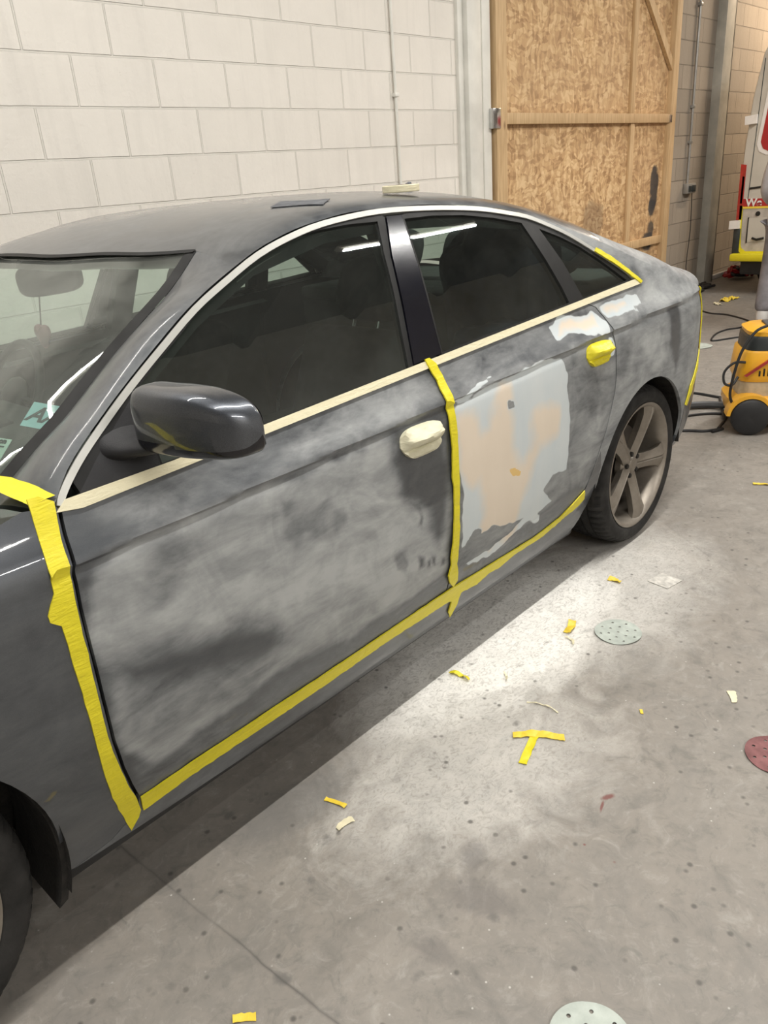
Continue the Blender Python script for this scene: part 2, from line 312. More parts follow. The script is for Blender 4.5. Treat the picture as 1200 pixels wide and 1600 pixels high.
# ------------------------------------------------------------------ mesh helpers
def tag(o,label=None,cat=None,group=None,kind=None):
    if label: o['label']=label
    if cat: o['category']=cat
    if group: o['group']=group
    if kind: o['kind']=kind
    return o
def thing(name,label,cat,loc=(0,0,0),rz=0,group=None):
    o=D.objects.new(name,None); COL.objects.link(o); o.location=loc; o.rotation_euler=(0,0,rz); o.empty_display_size=.1
    return tag(o,label,cat,group)
def mk(name,verts,faces,mat,parent=None,label=None,sharp=40,attr=None,fm=None):
    me=D.meshes.new(name); me.from_pydata([tuple(v) for v in verts],[],faces); me.validate(); 
    mats=mat if isinstance(mat,(list,tuple)) else [mat]
    for x in mats: me.materials.append(MAT[x] if isinstance(x,str) else x)
    if fm:
        for p,i in zip(me.polygons,fm): p.material_index=i
    for p in me.polygons: p.use_smooth=True
    if sharp: me.set_sharp_from_angle(angle=math.radians(sharp))
    if attr is not None:
        a=me.color_attributes.new('wear','FLOAT_COLOR','POINT')
        for i,c in enumerate(attr): a.data[i].color=c
    o=D.objects.new(name,me); COL.objects.link(o)
    if parent: o.parent=parent
    if label: o['label']=label
    return o
class MB:
    """collects shapes into one mesh"""
    def __init__(s): s.v=[]; s.f=[]; s.m=[]
    def add(s,vs,fs,mi=0):
        k=len(s.v); s.v+= [Vector(v) for v in vs]; s.f+=[tuple(i+k for i in f) for f in fs]; s.m+=[mi]*len(fs); return s
    def build(s,name,mat,parent=None,label=None,sharp=40):
        return mk(name,s.v,s.f,mat,parent,label,sharp,fm=s.m if isinstance(mat,(list,tuple)) else None)
    def box(s,x0,x1,y0,y1,z0,z1,bev=0,mi=0,mat=None,seg=2):
        bm=bmesh.new(); bmesh.ops.create_cube(bm,size=1)
        for v in bm.verts: v.co=Vector(((x0+x1)/2+v.co.x*(x1-x0),(y0+y1)/2+v.co.y*(y1-y0),(z0+z1)/2+v.co.z*(z1-z0)))
        if bev: bmesh.ops.bevel(bm,geom=list(bm.edges),offset=bev,segments=seg,affect='EDGES',profile=.5)
        if mat: bm.transform(mat)
        bm.verts.index_update(); s.add([v.co.copy() for v in bm.verts],[tuple(v.index for v in f.verts) for f in bm.faces],mi); bm.free(); return s
    def loft(s,rings,close=True,caps=True,mi=0):
        n=len(rings[0]); vs=[p for r in rings for p in r]; fs=[]
        for i in range(len(rings)-1):
            for j in range(n if close else n-1):
                a=i*n+j; b=i*n+(j+1)%n; fs.append((a,b,b+n,a+n))
        if caps and close: fs.append(tuple(range(n))[::-1]); fs.append(tuple(range((len(rings)-1)*n,len(rings)*n)))
        return s.add(vs,fs,mi)
    def tube(s,pts,r,seg=10,mi=0,caps=True):
        pts=[Vector(p) for p in pts]; rings=[]; n=len(pts)
        rr=r if isinstance(r,(list,tuple)) else [r]*n
        ref=Vector((0,0,1))
        t0=(pts[1]-pts[0]).normalized()
        if abs(t0.dot(ref))>.9: ref=Vector((1,0,0))
        u=t0.cross(ref).normalized()
        for i,p in enumerate(pts):
            t=(pts[min(i+1,n-1)]-pts[max(i-1,0)]).normalized()
            u=(u-t*u.dot(t)).normalized(); v=t.cross(u)
            rings.append([p+(u*math.cos(a)+v*math.sin(a))*rr[i] for a in [2*PI*k/seg for k in range(seg)]])
        return s.loft(rings,True,caps,mi)
    def lathe(s,prof,seg=64,mat=None,mi=0,closed=False):
        # profile (r,h): axis = local Y
        vs=[];fs=[];n=len(prof)
        for k in range(seg):
            a=2*PI*k/seg
            for r,h in prof: vs.append(Vector((r*math.cos(a),h,r*math.sin(a))))
        for k in range(seg):
            k2=(k+1)%seg
            for j in range(n if closed else n-1):
                j2=(j+1)%n; fs.append((k*n+j,k*n+j2,k2*n+j2,k2*n+j))
        if mat: vs=[mat@v for v in vs]
        return s.add(vs,fs,mi)
    def prism(s,pts,y0,y1,axis='y',mi=0):
        # polygon in (a,b) extruded along axis
        def P(a,b,c): return {'y':(a,c,b),'x':(c,a,b),'z':(a,b,c)}[axis]
        n=len(pts); vs=[P(a,b,y0) for a,b in pts]+[P(a,b,y1) for a,b in pts]
        fs=[tuple(range(n)),tuple(range(n,2*n))[::-1]]+[(i,i+n,(i+1)%n+n,(i+1)%n) for i in range(n)]
        return s.add(vs,fs,mi)
    def ellipsoid(s,c,r,seg=24,rings=14,e=1.0,mi=0,mat=None):
        vs=[];fs=[]
        sp=lambda v:math.copysign(abs(v)**e,v)
        for i in range(rings+1):
            ph=-PI/2+PI*i/rings
            for k in range(seg):
                a=2*PI*k/seg
                p=Vector((c[0]+r[0]*sp(math.cos(ph))*sp(math.cos(a)),c[1]+r[1]*sp(math.cos(ph))*sp(math.sin(a)),c[2]+r[2]*sp(math.sin(ph))))
                vs.append(mat@p if mat else p)
        for i in range(rings):
            for k in range(seg): fs.append((i*seg+k,i*seg+(k+1)%seg,(i+1)*seg+(k+1)%seg,(i+1)*seg+k))
        return s.add(vs,fs,mi)
def spline(pts,n=8):
    """Catmull-Rom through points (tuples of any length)"""
    out=[]; P=[Vector(p) for p in pts]
    for i in range(len(P)-1):
        p0=P[max(i-1,0)];p1=P[i];p2=P[i+1];p3=P[min(i+2,len(P)-1)]
        for k in range(n):
            t=k/n; out.append(.5*((2*p1)+(p2-p0)*t+(2*p0-5*p1+4*p2-p3)*t*t+(3*p1-p0-3*p2+p3)*t**3))
    out.append(P[-1].copy()); return out
def dens(poly,step,closed=True):
    out=[]; n=len(poly)
    for i in range(n if closed else n-1):
        a=Vector(poly[i]); b=Vector(poly[(i+1)%n]); L=(b-a).length; k=max(1,int(round(L/step)))
        for j in range(k): out.append(a.lerp(b,j/k))
    if not closed: out.append(Vector(poly[-1]))
    return out
def inside(p,poly):
    x,y=p[0],p[1]; r=False; n=len(poly); j=n-1
    for i in range(n):
        xi,yi=poly[i][0],poly[i][1]; xj,yj=poly[j][0],poly[j][1]
        if (yi>y)!=(yj>y) and x<(xj-xi)*(y-yi)/(yj-yi)+xi: r=not r
        j=i
    return r
def sdist(p,poly):
    d=1e9; n=len(poly); px,py=p
    for i in range(n):
        ax,ay=poly[i]; bx,by=poly[(i+1)%n]; vx,vy=bx-ax,by-ay; L=vx*vx+vy*vy
        t=0 if L==0 else max(0,min(1,((px-ax)*vx+(py-ay)*vy)/L)); dx=px-ax-vx*t; dy=py-ay-vy*t; d=min(d,dx*dx+dy*dy)
    d=math.sqrt(d); return d if inside(p,poly) else -d
def cdt(outline,step,holes=()):
    """triangulate outline; returns 2-D points, faces, number/loops of boundary"""
    B=dens(outline,step); n=len(B); pts=[Vector((p[0],p[1])) for p in B]; edges=[(i,(i+1)%n) for i in range(n)]; loops=[list(range(n))]
    for h in holes:
        H=dens(h,step); k=len(pts); pts+=[Vector((p[0],p[1])) for p in H]; edges+=[(k+i,k+(i+1)%len(H)) for i in range(len(H))]; loops.append(list(range(k,k+len(H))))
    x0=min(p[0] for p in B); x1=max(p[0] for p in B); y0=min(p[1] for p in B); y1=max(p[1] for p in B)
    allb=[[tuple(p) for p in B]]+[[tuple(p) for p in dens(h,step)] for h in holes]
    nx=int((x1-x0)/step)+1; ny=int((y1-y0)/(step))+1
    bgrid={}
    for L in allb:
        for q in L: bgrid.setdefault((int(q[0]/step),int(q[1]/step)),[]).append(q)
    for i in range(nx+1):
        for j in range(ny+1):
            p=(x0+(i+.5*(j%2))*step,y0+j*step)
            if not inside(p,allb[0]) or any(inside(p,h) for h in allb[1:]): continue
            cx,cy=int(p[0]/step),int(p[1]/step); ok=True
            for a in (-1,0,1):
                for b in (-1,0,1):
                    for q in bgrid.get((cx+a,cy+b),()):
                        if (q[0]-p[0])**2+(q[1]-p[1])**2<(.55*step)**2: ok=False;break
            if ok: pts.append(Vector(p))
    vo,eo,fo,ov,oe,of=delaunay_2d_cdt(pts,edges,[],0,1e-6)
    mp={}
    for i,l in enumerate(ov):
        for k in l: mp[k]=i
    F=[]
    for f in fo:
        c=(sum(vo[i][0] for i in f)/len(f),sum(vo[i][1] for i in f)/len(f))
        if inside(c,allb[0]) and not any(inside(c,h) for h in allb[1:]): F.append(tuple(f))
    return [(v[0],v[1]) for v in vo],F,[[mp.get(i,None) for i in L] for L in loops]
def hermite(tab):
    xs=[a for a,_ in tab]; ys=[b for _,b in tab]; n=len(xs)
    d=[(ys[i+1]-ys[i])/(xs[i+1]-xs[i]) for i in range(n-1)]
    m=[d[0]]+[0 if d[i-1]*d[i]<=0 else 2*d[i-1]*d[i]/(d[i-1]+d[i]) for i in range(1,n-1)]+[d[-1]]
    def f(x):
        if x<=xs[0]: return ys[0]+m[0]*(x-xs[0])
        if x>=xs[-1]: return ys[-1]+m[-1]*(x-xs[-1])
        lo,hi=0,n-1
        while hi-lo>1:
            k=(lo+hi)//2
            if xs[k]<=x: lo=k
            else: hi=k
        h=xs[hi]-xs[lo]; t=(x-xs[lo])/h
        return (ys[lo]*(2*t**3-3*t*t+1)+m[lo]*h*(t**3-2*t*t+t)+ys[hi]*(-2*t**3+3*t*t)+m[hi]*h*(t**3-t*t))
    return f
def smooth(a,b,x):
    if a>b: return 1-smooth(b,a,x)
    t=min(1,max(0,(x-a)/(b-a))); return t*t*(3-2*t)

# ------------------------------------------------------------------ car body surface (x rearward from the front axle, y across, z up)
INS=hermite([(.10,.16),(.185,.095),(.20,.085),(.26,.068),(.30,.055),(.33,.042),(.40,.024),(.50,.009),(.60,.002),(.70,0),(.80,.003),(.86,.0075),(.875,.0115),(.884,.0130),(.892,.0070),(.903,.0125),(.93,.0315),(.96,.049),(1.0,.066),(1.05,.090),(1.15,.138),(1.25,.190),(1.35,.247),(1.45,.312)])
def inset(x,z):
    zz=z-.026*(min(x,3.3)-1.0)*smooth(.5,.85,z)
    return INS(zz)
def side(s,z):
    """3-D point of the near body side at plan coordinate s and height z"""
    i=inset(s,z)
    if s>3.15:
        a=min((s-3.15)/1.2,1)*math.pi/2
        L=.735+.05*smooth(.75,.5,z)-.75*max(0,z-.87)
        n=2/2.1
        return (3.15+L*math.sin(a)**n, i*math.cos(a)+.9275*(1-math.cos(a)**n), z)
    if s<-.25:
        a=min((-.25-s)/1.0,1)*math.pi/2
        L=.70+.04*smooth(.75,.5,z)-.35*max(0,z-.62)
        n=2/2.3
        return (-.25-L*math.sin(a)**n, i*math.cos(a)+.9275*(1-math.cos(a)**n), z)
    return (s,i+.0,z)
WEAR_FRONT=[
('R',0.72,0.012,[(0.61,0.881),(0.554,0.816),(0.536,0.711),(0.545,0.578),(0.539,0.464),(0.599,0.374),(0.753,0.393),(1.04,0.404),(1.322,0.38),(1.567,0.4),(1.585,0.678),(1.58,0.879),(1.358,0.889),(1.008,0.884),(0.792,0.884)]),
('R',0.95,0.05,[(0.767,0.718),(0.951,0.712),(1.141,0.665),(1.219,0.56),(0.986,0.564),(0.784,0.641),(0.683,0.678),(0.651,0.73)]),
('R',0.9,0.03,[(1.219,0.56),(1.325,0.697),(1.447,0.652),(1.526,0.525),(1.564,0.424),(1.318,0.415)]),
('R',0.9,0.03,[(0.586,0.841),(0.627,0.849),(0.651,0.813),(0.617,0.76),(0.579,0.792)]),
('R',0.45,0.04,[(0.564,0.586),(0.718,0.533),(0.938,0.445),(0.88,0.404),(0.705,0.427),(0.582,0.442),(0.542,0.506)]),
('R',0.05,0.034,[(0.543,0.644),(0.579,0.659),(0.662,0.651),(0.781,0.627),(0.895,0.585),(0.964,0.532),(0.979,0.478),(0.92,0.456),(0.797,0.51),(0.689,0.55),(0.578,0.586)]),
('R',0.42,0.01,[(1.02,0.843),(1.163,0.805),(1.205,0.741),(1.143,0.683),(1.071,0.743),(1.028,0.725),(1.007,0.752)]),
('R',0.08,0.02,[(1.341,0.912),(1.428,0.918),(1.588,0.909),(1.587,0.715),(1.553,0.554),(1.526,0.525),(1.486,0.638),(1.4,0.706),(1.375,0.801),(1.379,0.867)]),
('R',0.35,0.03,[(0.683,0.878),(0.753,0.871),(0.794,0.835),(0.754,0.796),(0.692,0.753),(0.676,0.802)]),
('R',0.25,0.012,[(0.561,0.305),(1.334,0.321),(1.63,0.335),(1.598,0.397),(1.32,0.392),(0.918,0.379),(0.621,0.376),(0.543,0.418)]),
('R',0.38,0.03,[(0.62,0.946),(1.003,0.968),(1.419,0.989),(1.646,0.989),(1.62,0.921),(1.363,0.911),(1.011,0.9),(0.8,0.9),(0.675,0.894)]),
('R',0.12,0.03,[(0.831,0.952),(0.989,0.959),(1.237,0.979),(1.005,0.915),(0.848,0.904)]),
('R',0.6,0.03,[(1.121,0.923),(1.311,0.961),(1.531,0.972),(1.469,0.924),(1.23,0.909)]),
('R',0.1,0.003,[(1.448,0.521),(1.465,0.514),(1.466,0.485),(1.452,0.487)]),
('R',0.1,0.003,[(1.474,0.498),(1.488,0.492),(1.486,0.47),(1.475,0.475)]),
('R',0.1,0.003,[(1.496,0.494),(1.51,0.488),(1.509,0.466),(1.497,0.471)]),
('R',0.15,0.003,[(1.543,0.474),(1.558,0.465),(1.558,0.444),(1.545,0.449)]),
('R',0.45,0.004,[(1.36,0.559),(1.395,0.552),(1.419,0.52),(1.406,0.502),(1.369,0.52)]),
('R',0.35,0.003,[(1.177,0.896),(1.204,0.895),(1.234,0.883),(1.22,0.875),(1.193,0.881)]),
('R',0.3,0.003,[(1.257,0.881),(1.279,0.881),(1.295,0.871),(1.279,0.868),(1.258,0.873)]),
('R',0.2,0.004,[(1.428,0.678),(1.443,0.669),(1.463,0.618),(1.457,0.596),(1.439,0.603),(1.451,0.628)]),
]
WEAR_REAR=[
('R',0.5,0.02,[(1.626,0.916),(2.531,0.939),(2.553,0.773),(2.468,0.526),(2.406,0.4),(1.639,0.354)]),
('R',0.3,0.02,[(2.24,0.896),(2.401,0.82),(2.433,0.655),(2.275,0.719)]),
('R',0.7,0.02,[(2.265,0.587),(2.389,0.643),(2.449,0.72),(2.415,0.493),(2.335,0.457)]),
('R',0.12,0.01,[(1.982,0.948),(2.086,0.956),(2.194,0.955),(2.308,0.954),(2.43,0.952),(2.28,0.929),(2.062,0.932)]),
('R',0.2,0.008,[(2.005,0.962),(2.052,0.99),(2.141,0.977),(2.161,0.951),(2.083,0.936),(2.033,0.938)]),
('R',0.1,0.012,[(1.625,0.361),(2.395,0.383),(2.345,0.429),(2.159,0.409),(1.937,0.375),(1.635,0.395)]),
('B',1,0.005,[(1.63,0.889),(1.673,0.891),(1.819,0.897),(1.903,0.919),(1.999,0.923),(2.064,0.928),(2.196,0.905),(2.215,0.85),(2.233,0.736),(2.234,0.653),(2.236,0.507),(2.146,0.528),(2.092,0.493),(2.153,0.428),(2.015,0.416),(1.919,0.441),(1.801,0.479),(1.743,0.467),(1.649,0.463),(1.633,0.541),(1.633,0.781)]),
('G',0.95,0.014,[(1.644,0.845),(1.748,0.854),(1.767,0.736),(1.733,0.628),(1.671,0.609),(1.638,0.699)]),
('G',0.95,0.014,[(1.82,0.798),(1.901,0.795),(1.897,0.697),(1.945,0.555),(1.949,0.345),(1.805,0.497),(1.816,0.402),(1.724,0.485),(1.814,0.6)]),
('G',0.95,0.012,[(2.032,0.761),(2.122,0.775),(2.176,0.744),(2.166,0.639),(2.061,0.626),(2.022,0.681)]),
('G',0.95,0.012,[(1.858,0.901),(1.917,0.906),(1.931,0.827),(1.869,0.813),(1.834,0.851)]),
('G',0.8,0.012,[(2.028,0.571),(2.08,0.642),(2.045,0.521),(1.96,0.517)]),
('G',0.8,0.03,[(1.65,.86),(2.16,.83),(2.15,.66),(2.03,.55),(1.93,.37),(1.70,.50)]),
('G',0.05,0.02,[(1.92,.91),(2.18,.89),(2.19,.78),(2.0,.80),(1.93,.84)]),
('G',0.08,0.02,[(1.925,.82),(2.0,.82),(2.01,.68),(1.96,.64),(1.915,.70)]),
('G',0.05,0.02,[(1.645,.62),(1.71,.62),(1.74,.52),(1.70,.46),(1.64,.47)]),
('G',0.05,0.02,[(2.06,.63),(2.2,.66),(2.2,.52),(2.05,.50),(1.97,.44),(1.99,.53)]),
('G',0.2,0.015,[(1.73,.89),(1.79,.88),(1.79,.80),(1.75,.79)]),
('A',1,0.005,[(1.885,0.627),(1.912,0.628),(1.945,0.603),(1.935,0.589),(1.899,0.599)]),
('B',1,0.004,[(2.187,1.004),(2.286,1.023),(2.462,1.011),(2.53,0.973),(2.522,0.937),(2.455,0.938),(2.314,0.959),(2.202,0.963)]),
('G',0.9,0.006,[(2.277,1.008),(2.457,1.003),(2.467,0.967),(2.305,0.97),(2.221,0.975)]),
('B',0.9,0.002,[(1.633,0.908),(1.744,0.918),(1.843,0.919),(1.788,0.908),(1.698,0.898),(1.647,0.897)]),
('B',0.8,0.002,[(1.687,0.401),(1.822,0.404),(1.98,0.417),(2.131,0.431),(2.153,0.428),(2.005,0.395),(1.849,0.372),(1.71,0.386)]),
('B',0.8,0.004,[(2.025,0.407),(2.061,0.414),(2.101,0.399),(2.104,0.37),(2.057,0.379)]),
('X',0,0.004,[(1.673,0.468),(1.707,0.497),(1.757,0.483),(1.751,0.457),(1.699,0.441)]),
('X',0,0.004,[(1.882,0.843),(1.915,0.838),(1.924,0.823),(1.893,0.824)]),
('B',0.9,0.002,[(2.513,0.923),(2.536,0.919),(2.547,0.877),(2.537,0.844),(2.514,0.84),(2.501,0.876)]),
('X',0,0.002,[(2.517,0.899),(2.535,0.895),(2.533,0.865),(2.519,0.865)]),
]
WEAR_QUARTER=[
('R',0.1,0.015,[(2.963,0.942),(3.076,0.953),(3.109,0.768),(3.07,0.686),(2.999,0.79)]),
('R',0.25,0.02,[(2.581,0.915),(2.683,0.885),(2.658,0.81),(2.612,0.75),(2.548,0.774)]),
('R',0.85,0.02,[(2.733,0.842),(2.891,0.883),(2.958,0.748),(2.85,0.722)]),
('R',0.25,0.02,[(2.584,1.085),(2.847,1.118),(2.887,1.045),(2.826,1.031)]),
('R',0.8,0.02,[(2.881,1.069),(3.05,1.047),(3.115,0.991),(2.97,0.964),(2.814,0.965)]),
('B',1,0.004,[(2.513,1.016),(2.628,1.026),(2.785,1.01),(2.798,0.976),(2.705,0.977),(2.756,0.958),(2.644,0.965),(2.55,0.984)]),
('G',0.9,0.006,[(2.53,1.015),(2.685,1.007),(2.688,0.984),(2.557,0.992)]),
]
W=1.855
def surf(s,z,off=0.0):
    p=Vector(side(s,z))
    if off:
        e=.004
        a=Vector(side(s+e,z))-Vector(side(s-e,z)); b=Vector(side(s,z+e))-Vector(side(s,z-e))
        n=a.cross(b).normalized(); p+=n*off
    return p
def flipy(v): return Vector((v[0],W-v[1],v[2]))
def wear_at(s,z,base,shapes):
    n=noise.noise_vector(Vector((s*9,z*9,3.1)))*.016+noise.noise_vector(Vector((s*3,z*3,1.1)))*.02+noise.noise_vector(Vector((s*30,z*30,5.1)))*.008
    q=(s+n[0],z+n[1]); c=list(base)
    for ch,v,soft,poly in shapes:
        soft={'R':soft*1.25+.004,'B':soft+.012 if soft>.003 else soft+.004,'G':soft*2.2+.012}.get(ch,soft)
        sd=sdist(q,poly); k=smooth(-soft,soft,sd)
        if k<=0: continue
        if ch=='X':
            for i in (1,2): c[i]*=(1-k)
            continue
        i='RGBA'.index(ch); c[i]=c[i]*(1-k)+v*k
    return tuple(c)
def panel(name,outline,mat,parent,off=0.,th=.012,step=.018,base=None,shapes=(),far=False,label=None,holes=(),disp=None,sharp=40):
    P2,F,loops=cdt(outline,step,holes)
    V=[surf(s,z,off+(disp(s,z) if disp else 0)) for s,z in P2]
    attr=[wear_at(s,z,base,shapes) for s,z in P2] if base is not None else None
    if th:
        for L in loops:
            L=[i for i in L if i is not None]; k=len(V); n=len(L)
            for i in L:
                V.append(surf(*P2[i],off-th))
                if attr: attr.append(attr[i])
            F+=[(L[i],L[(i+1)%n],k+(i+1)%n,k+i) for i in range(n)]
    if far: V=[flipy(v) for v in V]
    # orient the outside outward
    bm=bmesh.new(); bv=[bm.verts.new(v) for v in V]
    for f in F:
        try: bm.faces.new([bv[i] for i in f])
        except ValueError: pass
    bmesh.ops.recalc_face_normals(bm,faces=bm.faces)
    bm.faces.ensure_lookup_table(); bm.verts.index_update()
    tot=sum(f.normal.y*f.calc_area() for f in bm.faces[:max(1,len(bm.faces)//2)])
    if (tot>0)!=far: bmesh.ops.reverse_faces(bm,faces=bm.faces)
    F=[tuple(v.index for v in f.verts) for f in bm.faces]; bm.free()
    return mk(name,V,F,mat,parent,label,sharp,attr)
def resample(P,n):
    P=[Vector(p) for p in P]; d=[0]
    for a,b in zip(P,P[1:]): d.append(d[-1]+(b-a).length)
    out=[];k=0
    for i in range(n):
        t=d[-1]*i/(n-1)
        while k<len(P)-2 and d[k+1]<t: k+=1
        u=(t-d[k])/max(1e-9,d[k+1]-d[k]); out.append(P[k].lerp(P[k+1],min(1,u)))
    return out
def grid_mesh(name,rows,mat,parent,far_too=True,label=None,base=None,upn=True,sharp=40):
    """rows: list of equally long rows of points; both sides of the car go into one mesh when far_too"""
    V=[];F=[]
    n=len(rows[0])
    for mir in ((False,True) if far_too else (False,)):
        k=len(V); V+=[flipy(p) if mir else Vector(p) for r in rows for p in r]
        for i in range(len(rows)-1):
            for j in range(n-1):
                a=k+i*n+j; f=(a,a+1,a+n+1,a+n); F.append(f[::-1] if mir else f)
    bm=bmesh.new(); bv=[bm.verts.new(v) for v in V]
    for f in F: bm.faces.new([bv[i] for i in f])
    bmesh.ops.remove_doubles(bm,verts=bm.verts,dist=.0006)
    bm.normal_update(); bm.verts.index_update()
    if sum(f.normal.z*f.calc_area() for f in bm.faces)<0: bmesh.ops.reverse_faces(bm,faces=bm.faces)
    V=[v.co.copy() for v in bm.verts]; F=[tuple(v.index for v in f.verts) for f in bm.faces]; bm.free()
    return mk(name,V,F,mat,parent,label,sharp,[base]*len(V) if base else None)

RAIL=[(.559,.977),(.568,.991),(.595,1.016),(.639,1.049),(.703,1.09),(.781,1.137),(.882,1.192),(.989,1.247),(1.098,1.291),(1.212,1.332),(1.327,1.36),(1.444,1.379),(1.588,1.39),(1.699,1.392),(1.822,1.388),(1.95,1.38),(2.083,1.367),(2.193,1.349),(2.302,1.327),(2.397,1.294),(2.494,1.254),(2.617,1.188),(2.731,1.125),(2.829,1.062)]
RAIL=[tuple(p) for p in spline([Vector(p) for p in RAIL],3)]
railz=hermite(sorted({round(a,4):b for a,b in RAIL}.items()))
# shoulder line: follows the window trim, then the rear pillar ridge and the rear quarter
SH=[(x,railz(x)+.004) for x in (.56,.6,.7,.85,1.0,1.14,1.25,1.4,1.6,1.8,2.0,2.15,2.28)]+[(2.40,1.304),(2.5,1.27),(2.62,1.228),(2.75,1.18),(2.9,1.12),(3.0,1.083),(3.1,1.045),(3.26,.995),(3.45,.957),(3.6,.94),(3.8,.925),(4.36,.915)]
shz=hermite(SH)
ZC=hermite([(.90,1.345),(.924,1.356),(1.05,1.388),(1.17,1.408),(1.35,1.426),(1.54,1.436),(1.8,1.441),(2.0,1.439),(2.33,1.425),(2.65,1.390),(2.82,1.366)])
def roofz(x,y):
    y=min(y,W-y); z0=shz(x); p=side(x,z0); d=max(0,y-p[1]); u=min(1,d/(.9275-p[1]))
    h=.022*smooth(1.1,1.5,x)
    return z0+h*(1-math.exp(-d/.03))+(ZC(x)-z0-h)*(1-(1-u)**2)
HEAD=spline([(1.14,.36,1.325),(1.07,.45,1.342),(1.02,.55,1.35),(.95,.7,1.356),(.924,.9275,1.356)],6)
HEAD=[Vector((p[0],p[1],roofz(p[0],p[1]))) for p in HEAD]
COWL=spline([(.50,.235,.955),(.40,.36,.95),(.30,.55,.94),(.22,.75,.935),(.20,.9275,.935)],6)
SEAM=spline([(.50,.235,.955),(.554,.25,.982),(.632,.255,1.034),(.70,.265,1.070),(.81,.285,1.143),(.918,.30,1.21),(1.04,.325,1.278),(1.14,.36,HEAD[0].z)],5)
RHEAD=[(2.68,.36),(2.72,.5),(2.78,.7),(2.80,.9275)]
RHEAD=[Vector((a,b,roofz(a,b))) for a,b in [tuple(p) for p in spline([Vector(p) for p in RHEAD],6)]]
RBASE=spline([(3.28,.27,1.055),(3.36,.42,1.067),(3.43,.65,1.078),(3.45,.9275,1.08)],6)
KEDGE=spline([tuple(RHEAD[0]),(2.85,.335,1.236),(3.03,.31,1.162),(3.28,.27,1.055),(3.45,.27,1.028),(3.62,.29,.992),(3.73,.32,.962)],6)
KB=spline([tuple(RHEAD[0]),(2.85,.335,1.236),(3.03,.31,1.162),(3.28,.27,1.055)],6)

FGAP=[(.563,.975),(.552,.93),(.546,.9),(.538,.863),(.532,.80),(.530,.72),(.529,.6),(.531,.5),(.54,.42),(.552,.36),(.568,.302)]
RGAP=[(2.44,1.035),(2.49,1.015),(2.515,.98),(2.531,.939),(2.55,.86),(2.553,.773),(2.545,.71),(2.523,.645),(2.498,.58),(2.468,.526),(2.44,.46),(2.41,.395)]
DBOT=[(.568,.308),(.8,.311),(1.1,.314),(1.33,.318),(1.61,.322),(1.85,.318),(2.1,.305),(2.25,.325),(2.37,.365),(2.40,.385)]
dbot=hermite(DBOT)
beltu=lambda x:.976+.0390*(x-.585)
def arc(cx,cz,r,a0,a1,n):
    return [(cx+r*math.cos(a0+(a1-a0)*i/n),cz+r*math.sin(a0+(a1-a0)*i/n)) for i in range(n+1)]
car=thing('car','dark grey four-door saloon car with sanded doors masked in yellow tape','car',(0,0,0))
def mirror_pair(fn):
    fn(False); fn(True)
SPEC=lambda pts,dx:[(a+dx,b) for a,b in pts]
FA=arc(0,.33,.393,-.28,PI+.22,40)     # front arch, rear end first
RA=arc(2.85,.335,.358,-.05,PI+.10,40)
